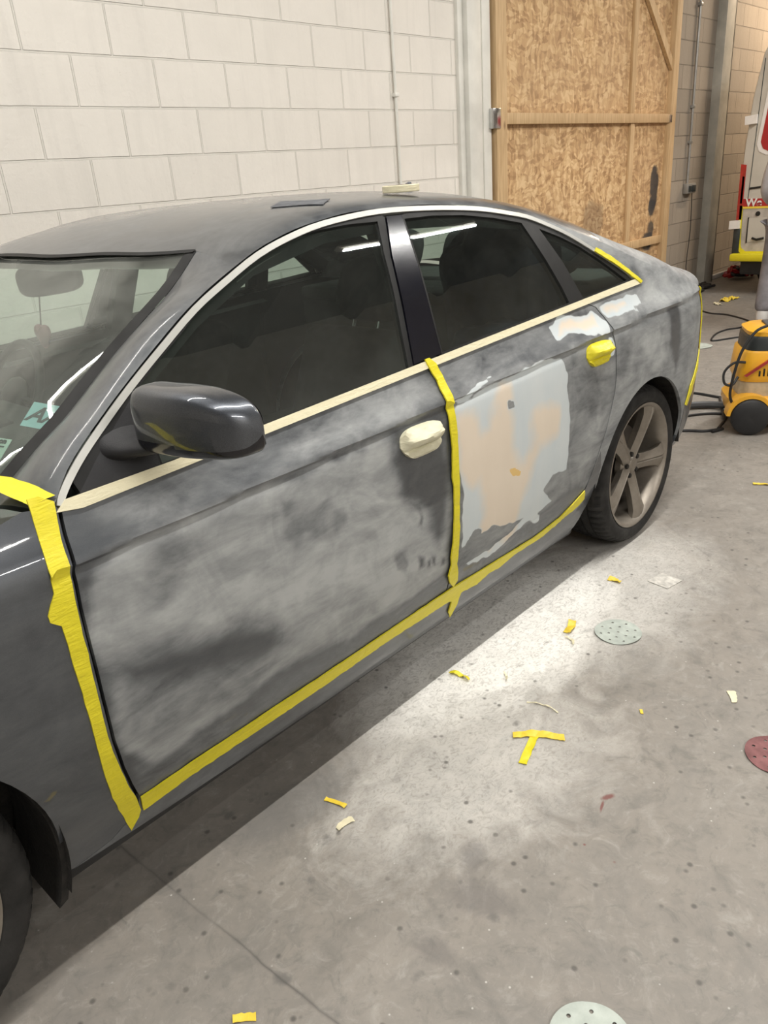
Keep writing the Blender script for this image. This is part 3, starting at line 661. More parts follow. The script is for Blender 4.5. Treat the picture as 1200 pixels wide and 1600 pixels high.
# rear arch bottom ends
DOORS={}
def lower_body(far):
    up=smooth
    # ---- front fender
    ftop=[(.50,.985),(.40,.965),(.25,.945),(.05,.915),(-.15,.88),(-.35,.845),(-.55,.80)]
    out=[(a-.0035,b) for a,b in FGAP]+[(.566,.262),(.50,.225),(.415,.215)]+FA+[(-.395,.28),(-.50,.30),(-.58,.40),(-.60,.60),(-.60,.76)]+ftop[::-1]
    panel('front_fender',out,'paint' if not far else 'gloss',car,base=None if far else (.07,0,0,0),shapes=[('R',.0,.03,[(-.7,.886),(.6,.892),(.6,1.1),(-.7,1.1)])] if not far else (),far=far,step=.025,label='glossy dark grey front fender')
    # ---- sill
    sill=[(.415,.213),(.50,.223),(.566,.26)]+[(.57,.30)]+[(x,z-.004) for x,z in DBOT[1:]]+[(2.41,.385),(2.44,.45),(2.47,.52)]+[(2.495,.47),(2.50,.38),(2.485,.30),(2.45,.235),(2.40,.19),(2.0,.176),(1.4,.18),(.9,.19),(.55,.205)]
    panel('sill',sill,'paint',car,off=.0,base=(.16,0,0,0),far=far,step=.03)
    # ---- doors
    top=lambda x:(x,beltu(x)-.006)
    fr=[(a+.0035,b) for a,b in FGAP]+[(x,z) for x,z in DBOT if .57<x<1.6]+[(1.607,.322)]+[(1.607,.32+.04*i) for i in range(1,17)]+[top(1.607)]+[top(1.607-.1*i) for i in range(1,11)]
    fd=panel('front_door',fr,'paint',car,base=(.05,0,0,0),shapes=WEAR_FRONT,far=far,step=.0068 if not far else .03,label='sanded front door skin with darker and lighter grey haze')
    rr=[(1.6135,.322)]+[(x,z) for x,z in DBOT if x>1.7]+[(a-.0035,b) for a,b in RGAP[::-1]][1:]+[top(2.40),top(2.2),top(2.0),top(1.8),top(1.6135)]+[(1.6135,beltu(1.61)-.03-.04*i) for i in range(1,16)]
    rd=panel('rear_door',rr,'paint',car,base=(.3,0,0,0),shapes=WEAR_REAR,far=far,step=.0068 if not far else .03,label='rear door skin with beige filler and pale primer patch')
    DOORS[far]=(fd,rd)
    # ---- quarter
    shl=[(x,shz(x)) for x in [2.86+.04*i for i in range(0,14)]]
    # region up to the ridge; window trim forms the front upper edge
    edge=[(x,z) for x,z in RAIL if x>2.30]
    ridge=[(x,shz(x)) for x in (2.31,2.40,2.5,2.62,2.75,2.9,3.0,3.1,3.2,3.3,3.36)]
    q=[(a+.0035,b) for a,b in RGAP[::-1]]+[(2.46,1.040),(2.6,1.047),(2.75,1.052),(2.835,1.055)]+[p for p in edge[::-1]]+ridge+[(3.37,.93),(3.375,.85),(3.37,.72),(3.33,.635),(3.25,.565),(3.205,.50)]+RA[1:-1]+[(2.492,.36),(2.497,.44),(2.475,.515)]
    panel('rear_quarter',q,'paint',car,base=(.55,0,0,0),shapes=WEAR_QUARTER,far=far,step=.011 if not far else .03,label='sanded rear quarter panel with light grey haze')
    # ---- bumpers and lamps
    rb=[(3.208,.495),(3.252,.56),(3.333,.63),(3.39,.655),(3.7,.66),(4.35,.66),(4.35,.30),(3.7,.28),(3.35,.285),(3.20,.30),(3.213,.40)]
    panel('rear_bumper',rb,'paint',car,base=(.12,0,0,0),far=far,step=.035)
    panel('tail_lamp',[(3.38,.925),(3.42,.935),(3.8,.905),(3.8,.71),(3.38,.70)],'redlens',car,off=.004,far=far,step=.03)
    panel('trunk_face',[(3.385,.695),(3.805,.70),(3.805,.912),(4.35,.93),(4.35,.665),(3.40,.66)],'gloss',car,far=far,step=.05)
    panel('front_bumper',[(-.605,.60),(-.585,.40),(-.50,.29),(-.46,.22),(-.7,.19),(-1.25,.19),(-1.25,.62),(-.85,.62)],'gloss',car,off=.005,far=far,step=.04)
    panel('headlamp',[(-.605,.61),(-.605,.77),(-.75,.755),(-.98,.70),(-.98,.625)],'headlens',car,off=.002,far=far,step=.03)
    panel('radiator_grille',[(-.99,.63),(-.99,.69),(-1.25,.71),(-1.25,.63)],'blackplastic',car,off=.0,far=far,step=.03)
    # ---- added dark skin that blocks light through the panel gaps
    inn=[(.50,.955),(.58,.955)]+[(x,beltu(x)-.02) for x in (.8,1.2,1.6,2.0,2.4,2.8)]+[(2.9,1.03),(3.3,.97)]+[(3.3,.5)]+arc(2.85,.335,.40,.3,PI+.3,20)+[(2.40,.20),(.43,.22)]+arc(0,.33,.42,-.2,PI-.3,20)+[(-.38,.80),(.2,.92)]
    panel('gap_light_blocker',inn,'black',car,off=-.022,th=0,far=far,step=.06)
mirror_pair(lower_body)
def windows(far):
    def offs(P,d):
        out=[]
        for i in range(len(P)):
            a=Vector(P[max(0,i-1)]);b=Vector(P[min(len(P)-1,i+1)]); t=(b-a).normalized(); out.append((P[i][0]+t[1]*d,P[i][1]-t[0]*d))
        return out
    low=offs(RAIL,.0125)
    lowA=[p for p in low if p[0]>.60 and p[1]>beltu(p[0])+.002]
    # bright strip round the top of the windows
    strip=RAIL+low[::-1]
    panel('window_trim',strip,'strim',car,off=.004,th=.012,far=far,step=.012,label='pale satin strip along the top of the side windows')
    split=[(1.660,beltu(1.66)),(1.684,1.123),(1.708,1.227),(1.738,1.378)]
    glf=[(.789,1.121),(.858,1.161),(.931,1.199),(1.012,1.244),(1.094,1.285),(1.174,1.315),(1.253,1.337),(1.342,1.353),(1.432,1.362),(1.535,1.366),(1.640,1.364),(1.61,1.288),(1.586,1.203),(1.556,1.11),(1.526,1.014),(1.3,1.006),(1.018,.996),(.78,.987),(.783,1.05)]
    glr=[(1.745,1.362),(1.862,1.361),(1.995,1.352),(2.13,1.333),(2.262,1.307),(2.308,1.192),(2.338,1.099),(2.345,1.052),(2.0,1.038),(1.672,1.026),(1.694,1.123),(1.718,1.227)]
    glq=[(2.342,1.282),(2.44,1.247),(2.53,1.207),(2.634,1.147),(2.752,1.068),(2.6,1.060),(2.435,1.054),(2.398,1.171)]
    sail=[(.606,.984),(.66,1.028),(.72,1.073),(.775,1.112),(.779,1.05),(.776,.985)]
    bp=[(1.678,1.372),(1.632,1.277),(1.594,1.154),(1.548,1.018),(1.661,1.0225),(1.684,1.123),(1.708,1.227),(1.737,1.371)]
    ff=[p for p in lowA if p[0]<1.676]+[(1.674,1.372),(1.628,1.277),(1.590,1.154),(1.544,1.012)]+[(x,beltu(x)-.004) for x in (1.4,1.2,1.0,.8,.68,.61)]
    fr=[(1.741,1.372)]+[p for p in lowA if p[0]>1.76 and p[0]<2.79]+[(2.79,1.062)]+[(x,beltu(x)-.004) for x in (2.7,2.4,2.0,1.8)]+[(1.665,beltu(1.66)-.002),(1.688,1.123),(1.712,1.227)]
    holesF=[glf,sail]
    fdo,rdo=DOORS[far]
    panel('front_window_frame',ff,'rubber',fdo,off=.0,th=.02,far=far,step=.02,holes=holesF)
    panel('rear_window_frame',fr,'rubber',rdo,off=.0,th=.02,far=far,step=.02,holes=[glr,glq])
    panel('pillar_cover',bp,'glossblack',car,off=.003,th=.02,far=far,step=.02,label='glossy black cover between the side windows')
    panel('mirror_sail',sail,'blackplastic',car,off=.0,th=.01,far=far,step=.02)
    g='farglass' if far else 'glass'
    for nm,o,pp in (('front_side_window',glf,fdo),('rear_side_window',glr,rdo),('quarter_window',glq,rdo)):
        panel(nm,o,g,pp,off=-.005,th=0,far=far,step=.03)
    # masked belt trim
    bt=[(.553,.966),(.575,.982)]+[(x,beltu(x)+.001) for x in (.8,1.1,1.4,1.7,2.0,2.3,2.6,2.82)]+[(2.838,1.062),(2.835,1.044)]+[(x,beltu(x)-.0175) for x in (2.6,2.3,2.0,1.7,1.4,1.1,.8,.6)]
    panel('belt_trim',bt,'ctape' if not far else 'strim',car,off=.006,th=.012,far=far,step=.014,label=None if far else 'cream masking tape along the lower window line')
mirror_pair(windows)
def grid_sides(name,rows,mat,label=None,base=None):
    grid_mesh(name,rows,mat,car,far_too=False,label=label,base=base)
    grid_mesh(name,[[flipy(p) for p in r] for r in rows],mat,car,far_too=False,base=base)
# ---- A pillars, roof, rear pillars, deck
NA=26
fa=resample([surf(x,shz(x)) for x in [.545+.595*i/40 for i in range(41)]],NA); ga=resample(SEAM,NA)
rows=[]
endd=[]
for t in [i/8 for i in range(9)]:
    p=fa[-1].lerp(ga[-1],t); endd.append(roofz(1.14,p[1])-p[2])
for i,(a,b) in enumerate(zip(fa,ga)):
    n=Vector((-.55,-.45,.7)).normalized(); k=smooth(.55,1,i/(NA-1))
    rows.append([a.lerp(b,t)+n*((1-k)*.024*math.sin(PI*t)**.8)+Vector((0,0,endd[q]*k)) for q,t in enumerate([i_/8 for i_ in range(9)])])
grid_sides('front_pillar',rows,'roof',label='dark dusty front pillar beside the windshield')
rows=[]
fx=[1.14+ (2.68-1.14)*i/44 for i in range(45)]
hc=hermite([(p[1],p[0]) for p in HEAD]); rc=hermite([(p[1],p[0]) for p in RHEAD])
for j in range(45):
    t=j/44; row=[]
    for k in range(33):
        u=k/32; u=u**1.5
        # lateral position blends between shoulder and centre; fore-aft ends follow the header curves
        xa=1.14+(2.68-1.14)*t; ye=side(xa,shz(xa))[1]
        y=ye+(.9275-ye)*u
        x0=hc(max(y,.36)) if y>.36 else 1.14
        x1=rc(max(y,.36)) if y>.36 else 2.68
        x=x0+(x1-x0)*t
        row.append((x,y,roofz(x,y)))
    rows.append(row)
grid_mesh('roof',rows,'roof',car,label='dusty dark grey roof panel')
lin=[[(p[0],p[1],p[2]-.035) for p in r] for r in rows]
grid_mesh('headliner',lin,'headliner',car)
# rear pillar / shoulder
NB=40
fb=resample([surf(x,shz(x)) for x in [2.62+(3.98-2.62)*i/60 for i in range(61)]],NB); gb=resample(KEDGE,NB)
fb[0]=surf(2.62,shz(2.62))
rows=[]
for i,(a,b) in enumerate(zip(fb,gb)):
    k=i/(NB-1); n=Vector((.15,-.35,.9)).normalized(); h=.022*(1-k)+.020*k
    xs=2.62+(3.98-2.62)*i/(NB-1); L=(b-a).length
    ta=(surf(xs,shz(xs))-surf(xs,shz(xs)-.02)).normalized()*L*1.0; tb=Vector((0,1,-.06)).normalized()*L*.9
    if i==0:
        r0=[]
        for q in range(15):
            yy=a[1]+(.36-a[1])*q/14; xx=2.62+(2.68-2.62)*q/14; r0.append(Vector((xx,yy,roofz(xx,yy)))-a.lerp(b,q/14))
    kk=smooth(0,.5,i/(NB-1)); row=[]
    for q in range(15):
        t=q/14; h=a*(2*t**3-3*t*t+1)+ta*(t**3-2*t*t+t)+b*(-2*t**3+3*t*t)+tb*(t**3-t*t)
        row.append(h*kk+(a.lerp(b,t)+r0[q])*(1-kk))
    rows.append(row)
# first row joined to the roof edge
rows.insert(0,[Vector((2.62+(2.68-2.62)*q/14,0,0)) for q in range(15)])
for q in range(15):
    y=fb[0][1]+(.36-fb[0][1])*q/14; x=rows[0][q][0]; rows[0][q]=Vector((x,y,roofz(x,y)))
grid_sides('rear_pillar',rows,'paint',base=(.42,0,0,0),label='sanded rear pillar and shoulder')
rows=[]
for i in range(15):
    t=i/14; row=[]
    for k in range(15):
        u=k/14; b=Vector(resample(RBASE,15)[k]); xe=3.72+.08*(1-(1-u)**2); x=b[0]+(xe-b[0])*t; 
        e=Vector(resample([p for p in KEDGE if p[0]>=3.27],15)[i]); y=e[1]+(.9275-e[1])*u; z0=b[2] if i==0 else 0
        zc=b[2]*(1-t)+(e[2]+.012*(1-(1-u)**2))*t
        row.append((x,y if i else b[1],zc))
    rows.append(row)
rows.append([(p[0]+.012,p[1],p[2]-.02) for p in rows[-1]]); rows.append([(p[0]+.008,p[1],.90) for p in rows[-2]])
grid_mesh('trunk_lid',rows,'paint',car,base=(.5,0,0,0))
# ---- windshield and rear glass (ruled between upper and lower curves)
def ruled(A,B,n,bulge,nrm):
    A=resample(A,21);B=resample(B,21);rows=[]
    for i in range(n+1):
        t=i/n; rows.append([a.lerp(b,t)+nrm*(bulge*math.sin(PI*t)) for a,b in zip(A,B)])
    return rows
wn=Vector((-.5,0,.86))
wr=ruled([p-wn*.004 for p in HEAD],COWL,16,.012,wn)
# side edge follows the seam
SE=resample(SEAM[::-1],17)
for r,e in zip(wr,SE):
    d=e-r[0]
    for k in range(21): r[k]=r[k]+d*(1-k/20)**3-(wn*.003 if k<20 else wn*0)
grid_mesh('windshield',wr,'wglass',car,label='dusty windshield')
def strip_on(rows,inset_,name,mat,lift,wid,parent=car):
    pass
# black ceramic border / seal beside the pillar and along the header
bd=[]
for r in wr: bd.append([r[0]+wn*.004,r[0].lerp(r[1],.45)+wn*.005,r[0].lerp(r[1],.8)+wn*.004])
grid_sides('windshield_seal',bd,'rubber')
bd=[[p+Vector((.0,0,.004)) for p in HEAD],[p+Vector((-.012,0,-.002)) for p in HEAD]]
grid_mesh('header_seal',bd,'rubber',car)
rg=ruled(RHEAD,RBASE,14,.012,Vector((.4,0,.9)))
SE=resample(KB,15)
for r,e in zip(rg,SE):
    d=e-r[0]
    for k in range(21): r[k]=r[k]+d*(1-k/20)**3
grid_mesh('rear_windshield',rg,'farglass',car)
# ---- hood and cowl
rows=[]
cy=hermite([(p[0],p[1]) for p in COWL[::-1]][::1])
ftz=hermite([(-.9,.70),(-.55,.80),(-.35,.845),(-.15,.88),(.05,.915),(.25,.945),(.40,.965),(.50,.985)])
for i in range(25):
    s=.50-1.45*i/24; e=surf(s,ftz(s)); ymax=cy(e[0]) if e[0]>.205 else .9275
    zc=ftz(s)+.07*smooth(.5,0,s)+.0; row=[]
    for k in range(15):
        u=k/14; y=e[1]+(ymax-e[1])*u; v=(y-e[1])/(.9275-e[1])
        z=e[2]+(.055*smooth(.6,.1,s)+.0)*(1-(1-v)**2.2)-(.03*smooth(.2,.5,s)*u if s>.2 else 0)+.012*math.exp(-((v-.28)/.08)**2)*smooth(.5,.2,s)
        row.append((e[0],y,z))
    rows.append(row)
grid_mesh('hood',rows,'gloss',car,label='glossy dark grey hood')
rows=[[p+Vector((.0,0,-.004)) for p in COWL],[p+Vector((-.06,-.0,.0)) for p in COWL]]
grid_mesh('cowl_grille',rows,'blackplastic',car)
for P_ in ([(.30,.60,.945),(.42,.42,.975),(.47,.33,.99)],[(.36,.95,.965),(.44,.62,.985),(.49,.42,.995)]):
    b=MB(); b.tube(P_,[.009,.007,.005],8); b.build('wiper','blackplastic',car)

# ---- wheel housings, underbody
def underside():
    for cx,cz,r,e0,e1 in ((0,.33,.40,-.30,.15),(2.85,.335,.37,-.02,.15)):
        for far in (False,True):
            V=[];F=[];n=44
            for i in range(n+1):
                a=e0+(PI+e1-e0)*i/n
                for yy in (.028,.10,.30): V.append((cx+r*math.cos(a),yy,cz+r*math.sin(a)))
            for i in range(n):
                for j in (0,1): a=i*3+j; F.append((a,a+1,a+4,a+3))
            k=len(V); V.append((cx,.30,cz)); 
            for i in range(n): F.append((i*3+2,k,(i+1)*3+2))
            if far: V=[flipy(v) for v in V]
            mk('wheel_housing',V,F,'rust',car)
    b=MB(); b.box(.40,2.45,.10,W-.10,.17,.24,.01); b.box(-.8,.42,.34,W-.34,.18,.30,.01); b.box(2.4,3.7,.34,W-.34,.2,.34,.01)
    b.build('underbody','black',car)
    P=arc(0,.33,.403,-.36,.5,16)+arc(0,.33,.388,-.40,.5,16)[::-1]
    b=MB(); b.prism(P,.045,.26); b.build('wheel_arch_guard','rust',car,label='worn dark inner guard edge behind the front wheel')
underside()

# ---- wheels
def make_wheel(x,far,spin=0.0):
    t=D.objects.new('wheel',None); COL.objects.link(t); t.parent=car; t.location=(x,.0,.327)
    if far: t.location=(x,W,.327); t.rotation_euler=(0,0,PI)
    # tyre profile (r, y) with y=0 at the car's side plane, width .24
    prof=[(.250,.045),(.262,.034),(.275,.030),(.292,.029),(.305,.033),(.314,.041)]
    tread=[(.3195,.050),(.3240,.060),(.3262,.075),(.3270,.092),(.3185,.0935),(.3185,.1005),(.3272,.102),(.3275,.130),(.319,.1315),(.319,.139),(.3275,.1405),(.3275,.168),(.319,.1695),(.319,.177),(.3272,.1785),(.3262,.20),(.3235,.214),(.318,.224)]
    back=[(.312,.233),(.295,.243),(.27,.243),(.250,.233)]
    full=prof+tread+back; seg=240; V=[];F=[];n=len(full)
    for k in range(seg):
        a=2*PI*k/seg
        for j,(r,y) in enumerate(full):
            rr=r
            if len(prof)-1<=j<len(prof)+4 or len(prof)+14<=j<len(prof)+18:
                rr-=.0065*(1 if k%4==0 else 0)*(.4 if j<len(prof) else 1)
            elif len(prof)+6<=j<=len(prof)+7 or len(prof)+10<=j<=len(prof)+11:
                rr-=.004*(1 if (k+2*j)%6==0 else 0)
            V.append((rr*math.cos(a),y,rr*math.sin(a)))
    for k in range(seg):
        k2=(k+1)%seg
        for j in range(n-1): F.append((k*n+j,k*n+j+1,k2*n+j+1,k2*n+j))
    mk('tyre',V,F,'tyre',t,sharp=30)
    b=MB(); b.lathe([(.246,.05),(.256,.040),(.2575,.034),(.252,.033),(.243,.040),(.236,.052),(.228,.075),(.222,.12),(.216,.20),(.222,.225)],96)
    b.build('rim_barrel','alloy',t)
    b=MB()
    for q in range(5):
        a=spin+2*PI*q/5; c,s_=math.cos(a),math.sin(a); rings=[]
        for r,w,d0,d1,rg in ((.030,.030,.066,.095,.0),(.060,.033,.062,.098,.004),(.10,.032,.055,.095,.008),(.15,.034,.047,.088,.010),(.20,.041,.040,.08,.009),(.225,.052,.040,.075,.006),(.243,.066,.044,.07,.002)):
            # cross-section: tangent offset w, front ridge
            sec=[(-w,d0+.012),(-w*.45,d0+.001),(-w*.12,d0-.003),(0,d0+.0+.002),(w*.12,d0-.003),(w*.45,d0+.001),(w,d0+.012),(w*.8,d1),(-w*.8,d1)]
            rings.append([Vector((r*c-tq*s_,dy,r*s_+tq*c)) for tq,dy in sec])
        b.loft(rings,True,True)
    b.build('spokes','alloy',t,sharp=30)
    b=MB(); b.lathe([(.0,.060),(.024,.060),(.030,.063),(.034,.070),(.060,.074),(.070,.085),(.070,.11),(.0,.11)],48)
    b.build('hub','alloy',t)
    b=MB()
    for q in range(5):
        a=spin+2*PI*(q+.5)/5; b=MB(); b.lathe([(0,.0625),(.009,.0625),(.0105,.066),(.0105,.08)],8,Matrix.Translation((.047*math.cos(a),0,.047*math.sin(a)))); b.build('wheel_bolt','darkmetal',t)
    b=MB(); b.lathe([(.0,.125),(.155,.125),(.155,.15),(0,.15)],64); b.build('brake_disc','brake',t)
    b=MB(); b.lathe([(.0,.19),(.23,.19),(.23,.21),(0,.21)],48); b.build('backing_plate','darkmetal',t)
    return t
wr1=make_wheel(2.865,False,math.radians(66)); wr1.name='rear_wheel'; wr1['label']='dusty alloy rear wheel with five broad spokes'
wf1=make_wheel(.012,False,math.radians(20)); wf1.name='front_wheel'
make_wheel(2.865,True).name='rear_wheel'; make_wheel(0,True).name='front_wheel'
for o in list(car.children):
    if o.name.startswith(('rear_wheel','front_wheel')): pass

# ---- door mirrors
def door_mirror(far):
    t=D.objects.new('door_mirror',None); COL.objects.link(t); t.parent=car
    t.location=(0,W,0) if far else (0,0,0); t.scale=(1,-1,1) if far else (1,1,1)
    if not far: t['label']='dark grey door mirror with black lower edge'
    R=[(.034,.766,1.075,.018,.034),(.030,.764,1.088,.034,.054),(.018,.766,1.093,.044,.0635),(-.03,.776,1.094,.050,.064),(-.08,.788,1.094,.053,.0635),(-.125,.799,1.093,.052,.0605),(-.165,.808,1.090,.047,.054),(-.190,.815,1.086,.038,.045),(-.205,.820,1.081,.025,.032),(-.211,.823,1.078,.010,.014)]
    R=[tuple(v) for v in spline(R,5)]+[(-.2125,.8235,1.078,.0006,.0006)]; R[0:0]=[(.035,.766,1.075,.0006,.0006)]
    n=48; cap=MB(); low=MB(); rings=[]
    for y,cx,cz,hx,hz in R:
        ring=[]
        for k in range(n):
            a=2*PI*k/n; c,s_=math.cos(a),math.sin(a); e=.52
            px=math.copysign(abs(c)**e,c); pz=math.copysign(abs(s_)**e,s_)
            if px>0: px*=.45
            ring.append(Vector((cx+hx*px*1.15,y,cz+hz*pz+.012*(px<0)*0)))
        rings.append(ring)
    # lower black part: angles below the horizontal third
    def isl(k,i): a=2*PI*(k+.5)/n; return math.sin(a)<-.10-.32*min(1,i/30)
    for b_,test in ((cap,lambda k,i:not isl(k,i)),(low,isl)):
        vs=[p for r in rings for p in r]; fs=[]
        for i in range(len(rings)-1):
            for k in range(n):
                if test(k,i): a=i*n+k; b2=i*n+(k+1)%n; fs.append((a,b2,b2+n,a+n))
        b_.add(vs,fs)
    cap.build('mirror_cap','gloss',t,sharp=60); low.build('mirror_lower_trim','glossblack',t,sharp=60)
    g=MB(); rr=[]
    for y,cx,cz,hx,hz in R[6:-5:3]: rr.append((y,cx+hx*.53,cz,hz*.8))
    rings2=[[Vector((x,y,z+h*s)) for s in (-1,-.5,0,.5,1)] for y,x,z,h in rr]; g.loft(rings2,False,False); g.build('mirror_glass','chrome',t)
    b=MB(); rings=[]
    for y,x,z,hx,hz in ((.098,.730,1.036,.062,.034),(.08,.733,1.034,.054,.026),(.06,.738,1.034,.046,.019),(.03,.748,1.038,.040,.016),(0.0,.765,1.040,.032,.012),(-.03,.775,1.044,.030,.010)):
        rings.append([Vector((x+hx*math.cos(a),y,z+hz*math.sin(a))) for a in [2*PI*k/20 for k in range(20)]])
    b.loft(rings); b.build('mirror_foot','blackplastic',t,sharp=60)
    b=MB(); b.ellipsoid((.775,-.04,1.033),(.018,.035,.011),20,10); b.build('mirror_pod','glossblack',t)
door_mirror(False); door_mirror(True)

# ---- masked door handles
def handle(cx,cz,w,h,mat,lab,tilt=.0,par=None):
    out=[]
    for k in range(28):
        a=2*PI*k/28; c,s_=math.cos(a),math.sin(a); e=.62
        px=math.copysign(abs(c)**e,c); pz=math.copysign(abs(s_)**e,s_)
        if pz<0: px*=1-.28*abs(pz)
        out.append((cx+w*px+.0*pz,cz+h*pz+tilt*px*w))
    def dsp(s,z):
        u=(s-cx)/w; v=(z-cz-tilt*(s-cx))/h
        r=max(0,1-abs(u)**3)
        g=.030*math.exp(-((v-.28)/.42)**2)*r
        g+=.009*min(1,r*2)-.009*math.exp(-((v+.28)/.07)**2)*r+.003*noise.noise(Vector((s*30,z*160,2))); g=max(g,-.0005)
        g+=.0035*noise.noise(Vector((s*55,z*90,0)))
        edge=min(1,(1-abs(u))*6)*min(1,(1-abs(v))*5)
        return .003+g*max(0,edge)
    return panel('door_handle',out,mat,par,off=.0,th=.006,step=.005,disp=dsp,label=lab,sharp=25)
handle(1.488,.840,.083,.042,'htape','front door handle wrapped in cream paper tape',-.02,DOORS[False][0])
handle(2.424,.874,.080,.040,'ytape','rear door handle wrapped in yellow tape',-.03,DOORS[False][1])
def tapepanel(name,pts,mat,lab,off=.003,step=.012):
    d=lambda s,z:.0012*noise.noise(Vector((s*40,z*40,7)))+.0015*noise.noise(Vector((s*110,z*25,2)))
    jag=[]
    P=dens(pts,.02)
    for i,p in enumerate(P):
        n=noise.noise_vector(Vector((p[0]*30,p[1]*30,i*.0)))*.0022; jag.append((p[0]+n[0],p[1]+n[1]))
    return panel(name,jag,mat,car,off=off,th=.004,step=step,disp=d,label=lab,sharp=25)
YF=[(.515,1.0),(.535,1.0),(.556,.984),(.551,.96),(.541,.925),(.533,.883),(.526,.82),(.522,.75),(.520,.62),(.520,.522),(.530,.44),(.541,.38),(.563,.302),(.572,.258),(.566,.24),(.558,.232),(.546,.213),(.538,.24),(.532,.27),(.52,.31),(.508,.36),(.499,.436),(.495,.53),(.493,.638),(.492,.72),(.492,.785),(.474,.80),(.474,.812),(.494,.845),(.499,.889),(.506,.93),(.512,.965)]
tapepanel('masking_tape',YF,'ytape','yellow masking tape strip down the front edge of the front door')
YB=[(1.587,1.020),(1.604,1.021),(1.622,1.003),(1.629,.97),(1.628,.93),(1.626,.886),(1.628,.832),(1.627,.778),(1.626,.704),(1.625,.607),(1.625,.505),(1.626,.42),(1.645,.352),(1.63,.335),(1.605,.36),(1.59,.392),(1.598,.428),(1.592,.457),(1.598,.5),(1.600,.596),(1.600,.674),(1.594,.704),(1.595,.723),(1.602,.784),(1.600,.821),(1.599,.875),(1.596,.912),(1.598,.942),(1.600,.965)]
tapepanel('masking_tape',YB,'ytape','yellow masking tape strip between the front and rear doors',off=.010)
YS=[(.571,.305),(.703,.311),(.885,.313),(1.095,.315),(1.334,.320),(1.496,.325),(1.63,.328),(1.816,.320),(2.096,.308),(2.25,.328),(2.395,.383),(2.41,.345),(2.389,.330),(2.25,.300),(2.178,.284),(1.974,.285),(1.901,.270),(1.844,.278),(1.785,.262),(1.70,.275),(1.693,.232),(1.669,.192),(1.650,.220),(1.655,.262),(1.636,.270),(1.349,.275),(1.103,.267),(.89,.267),(.705,.266),(.576,.256)]
tapepanel('masking_tape',YS,'ytape','yellow masking tape strip along the bottom of both doors',off=.006)
tapepanel('masking_tape',[(2.602,1.180),(2.62,1.192),(2.70,1.150),(2.78,1.100),(2.845,1.050),(2.828,1.044),(2.77,1.085),(2.70,1.128)],'ytape','yellow masking tape strip on the trim behind the quarter window',off=.009)
tapepanel('masking_tape',[(3.350,.965),(3.385,.945),(3.395,.85),(3.39,.72),(3.36,.645),(3.27,.565),(3.215,.49),(3.197,.50),(3.225,.575),(3.30,.64),(3.365,.70),(3.375,.80),(3.37,.90)],'ytape','yellow masking tape strip round the rear lamp and bumper joint',off=.006)
# tape across the fender top to the windshield corner
rows=[]
for i in range(13):
    t=i/12; a=surf(.545,.985).lerp(Vector((.47,.30,.985)),t)+Vector((0,0,.006+.025*math.sin(PI*t)))
    jj=.004*noise.noise(Vector((i*.9,0,0)))
    rows.append([a+Vector((-.028+jj,0,-.001)),a+Vector((0,0,.003+jj*.4)),a+Vector((.018-jj,0,.004))])
grid_mesh('masking_tape',rows,'ytape',car,far_too=False,label='yellow masking tape strip across the top of the front fender')
# yellow masking along the trunk edge
b=MB()
rows=[]
for i in range(12):
    t=i/11; p=Vector((3.34+.30*t,.283+.01*t,1.062-.065*t)); rows.append([p+Vector((0,-.012,.006)),p+Vector((0,.012,.010)),p+Vector((0,.03,.006))])
grid_mesh('masking_tape',rows,'ytape',car,far_too=False,label='yellow masking tape strip on the trunk edge')
# sunk seam line of the shark-fin aerial
b=MB(); b.loft([[(2.50,.91,1.405),(2.50,.945,1.405),(2.58,.945,1.385),(2.58,.91,1.385)],[(2.53,.918,1.432),(2.53,.937,1.432),(2.58,.937,1.43),(2.58,.918,1.43)],[(2.565,.926,1.45),(2.565,.929,1.45),(2.58,.929,1.448),(2.58,.926,1.448)]])
b.build('roof_aerial','gloss',car)

# ---- windshield stickers
def wpoint(x,y,lift=.004):
    # point on the windshield above (x,y) by nearest search in the grid
    best=None
    for r in range(len(wr)-1):
        for k in range(20):
            a,b_,c=wr[r][k],wr[r][k+1],wr[r+1][k]
            u1=b_-a;u2=c-a; det=u1[0]*u2[1]-u1[1]*u2[0]
            if abs(det)<1e-9: continue
            dx,dy=x-a[0],y-a[1]; s_=(dx*u2[1]-dy*u2[0])/det; t_=(u1[0]*dy-u1[1]*dx)/det
            if -.01<=s_<=1.01 and -.01<=t_<=1.01: return a+u1*s_+u2*t_+wn*lift
    return Vector((x,y,1.05))
def text_mesh(name,txt,size,mat,M4,parent=None,depth=.0006,shear=0,bold=0):
    cu=D.curves.new(name,'FONT'); cu.body=txt; cu.size=size; cu.align_x='CENTER'; cu.align_y='CENTER'; cu.extrude=depth; cu.offset=bold; cu.shear=shear
    o=D.objects.new(name,cu); COL.objects.link(o); dg=bpy.context.evaluated_depsgraph_get(); dg.update()
    me=D.meshes.new_from_object(o.evaluated_get(dg)); D.objects.remove(o); D.curves.remove(cu)
    me.name=name; me.materials.clear(); me.materials.append(MAT[mat]); me.transform(M4)
    o=D.objects.new(name,me); COL.objects.link(o)
    if parent: o.parent=parent
    return o
def frame(o,x,y):
    x=Vector(x).normalized(); y=Vector(y); y=(y-x*y.dot(x)).normalized(); z=x.cross(y)
    M=Matrix((x,y,z)).transposed().to_4x4(); M.translation=Vector(o); return M
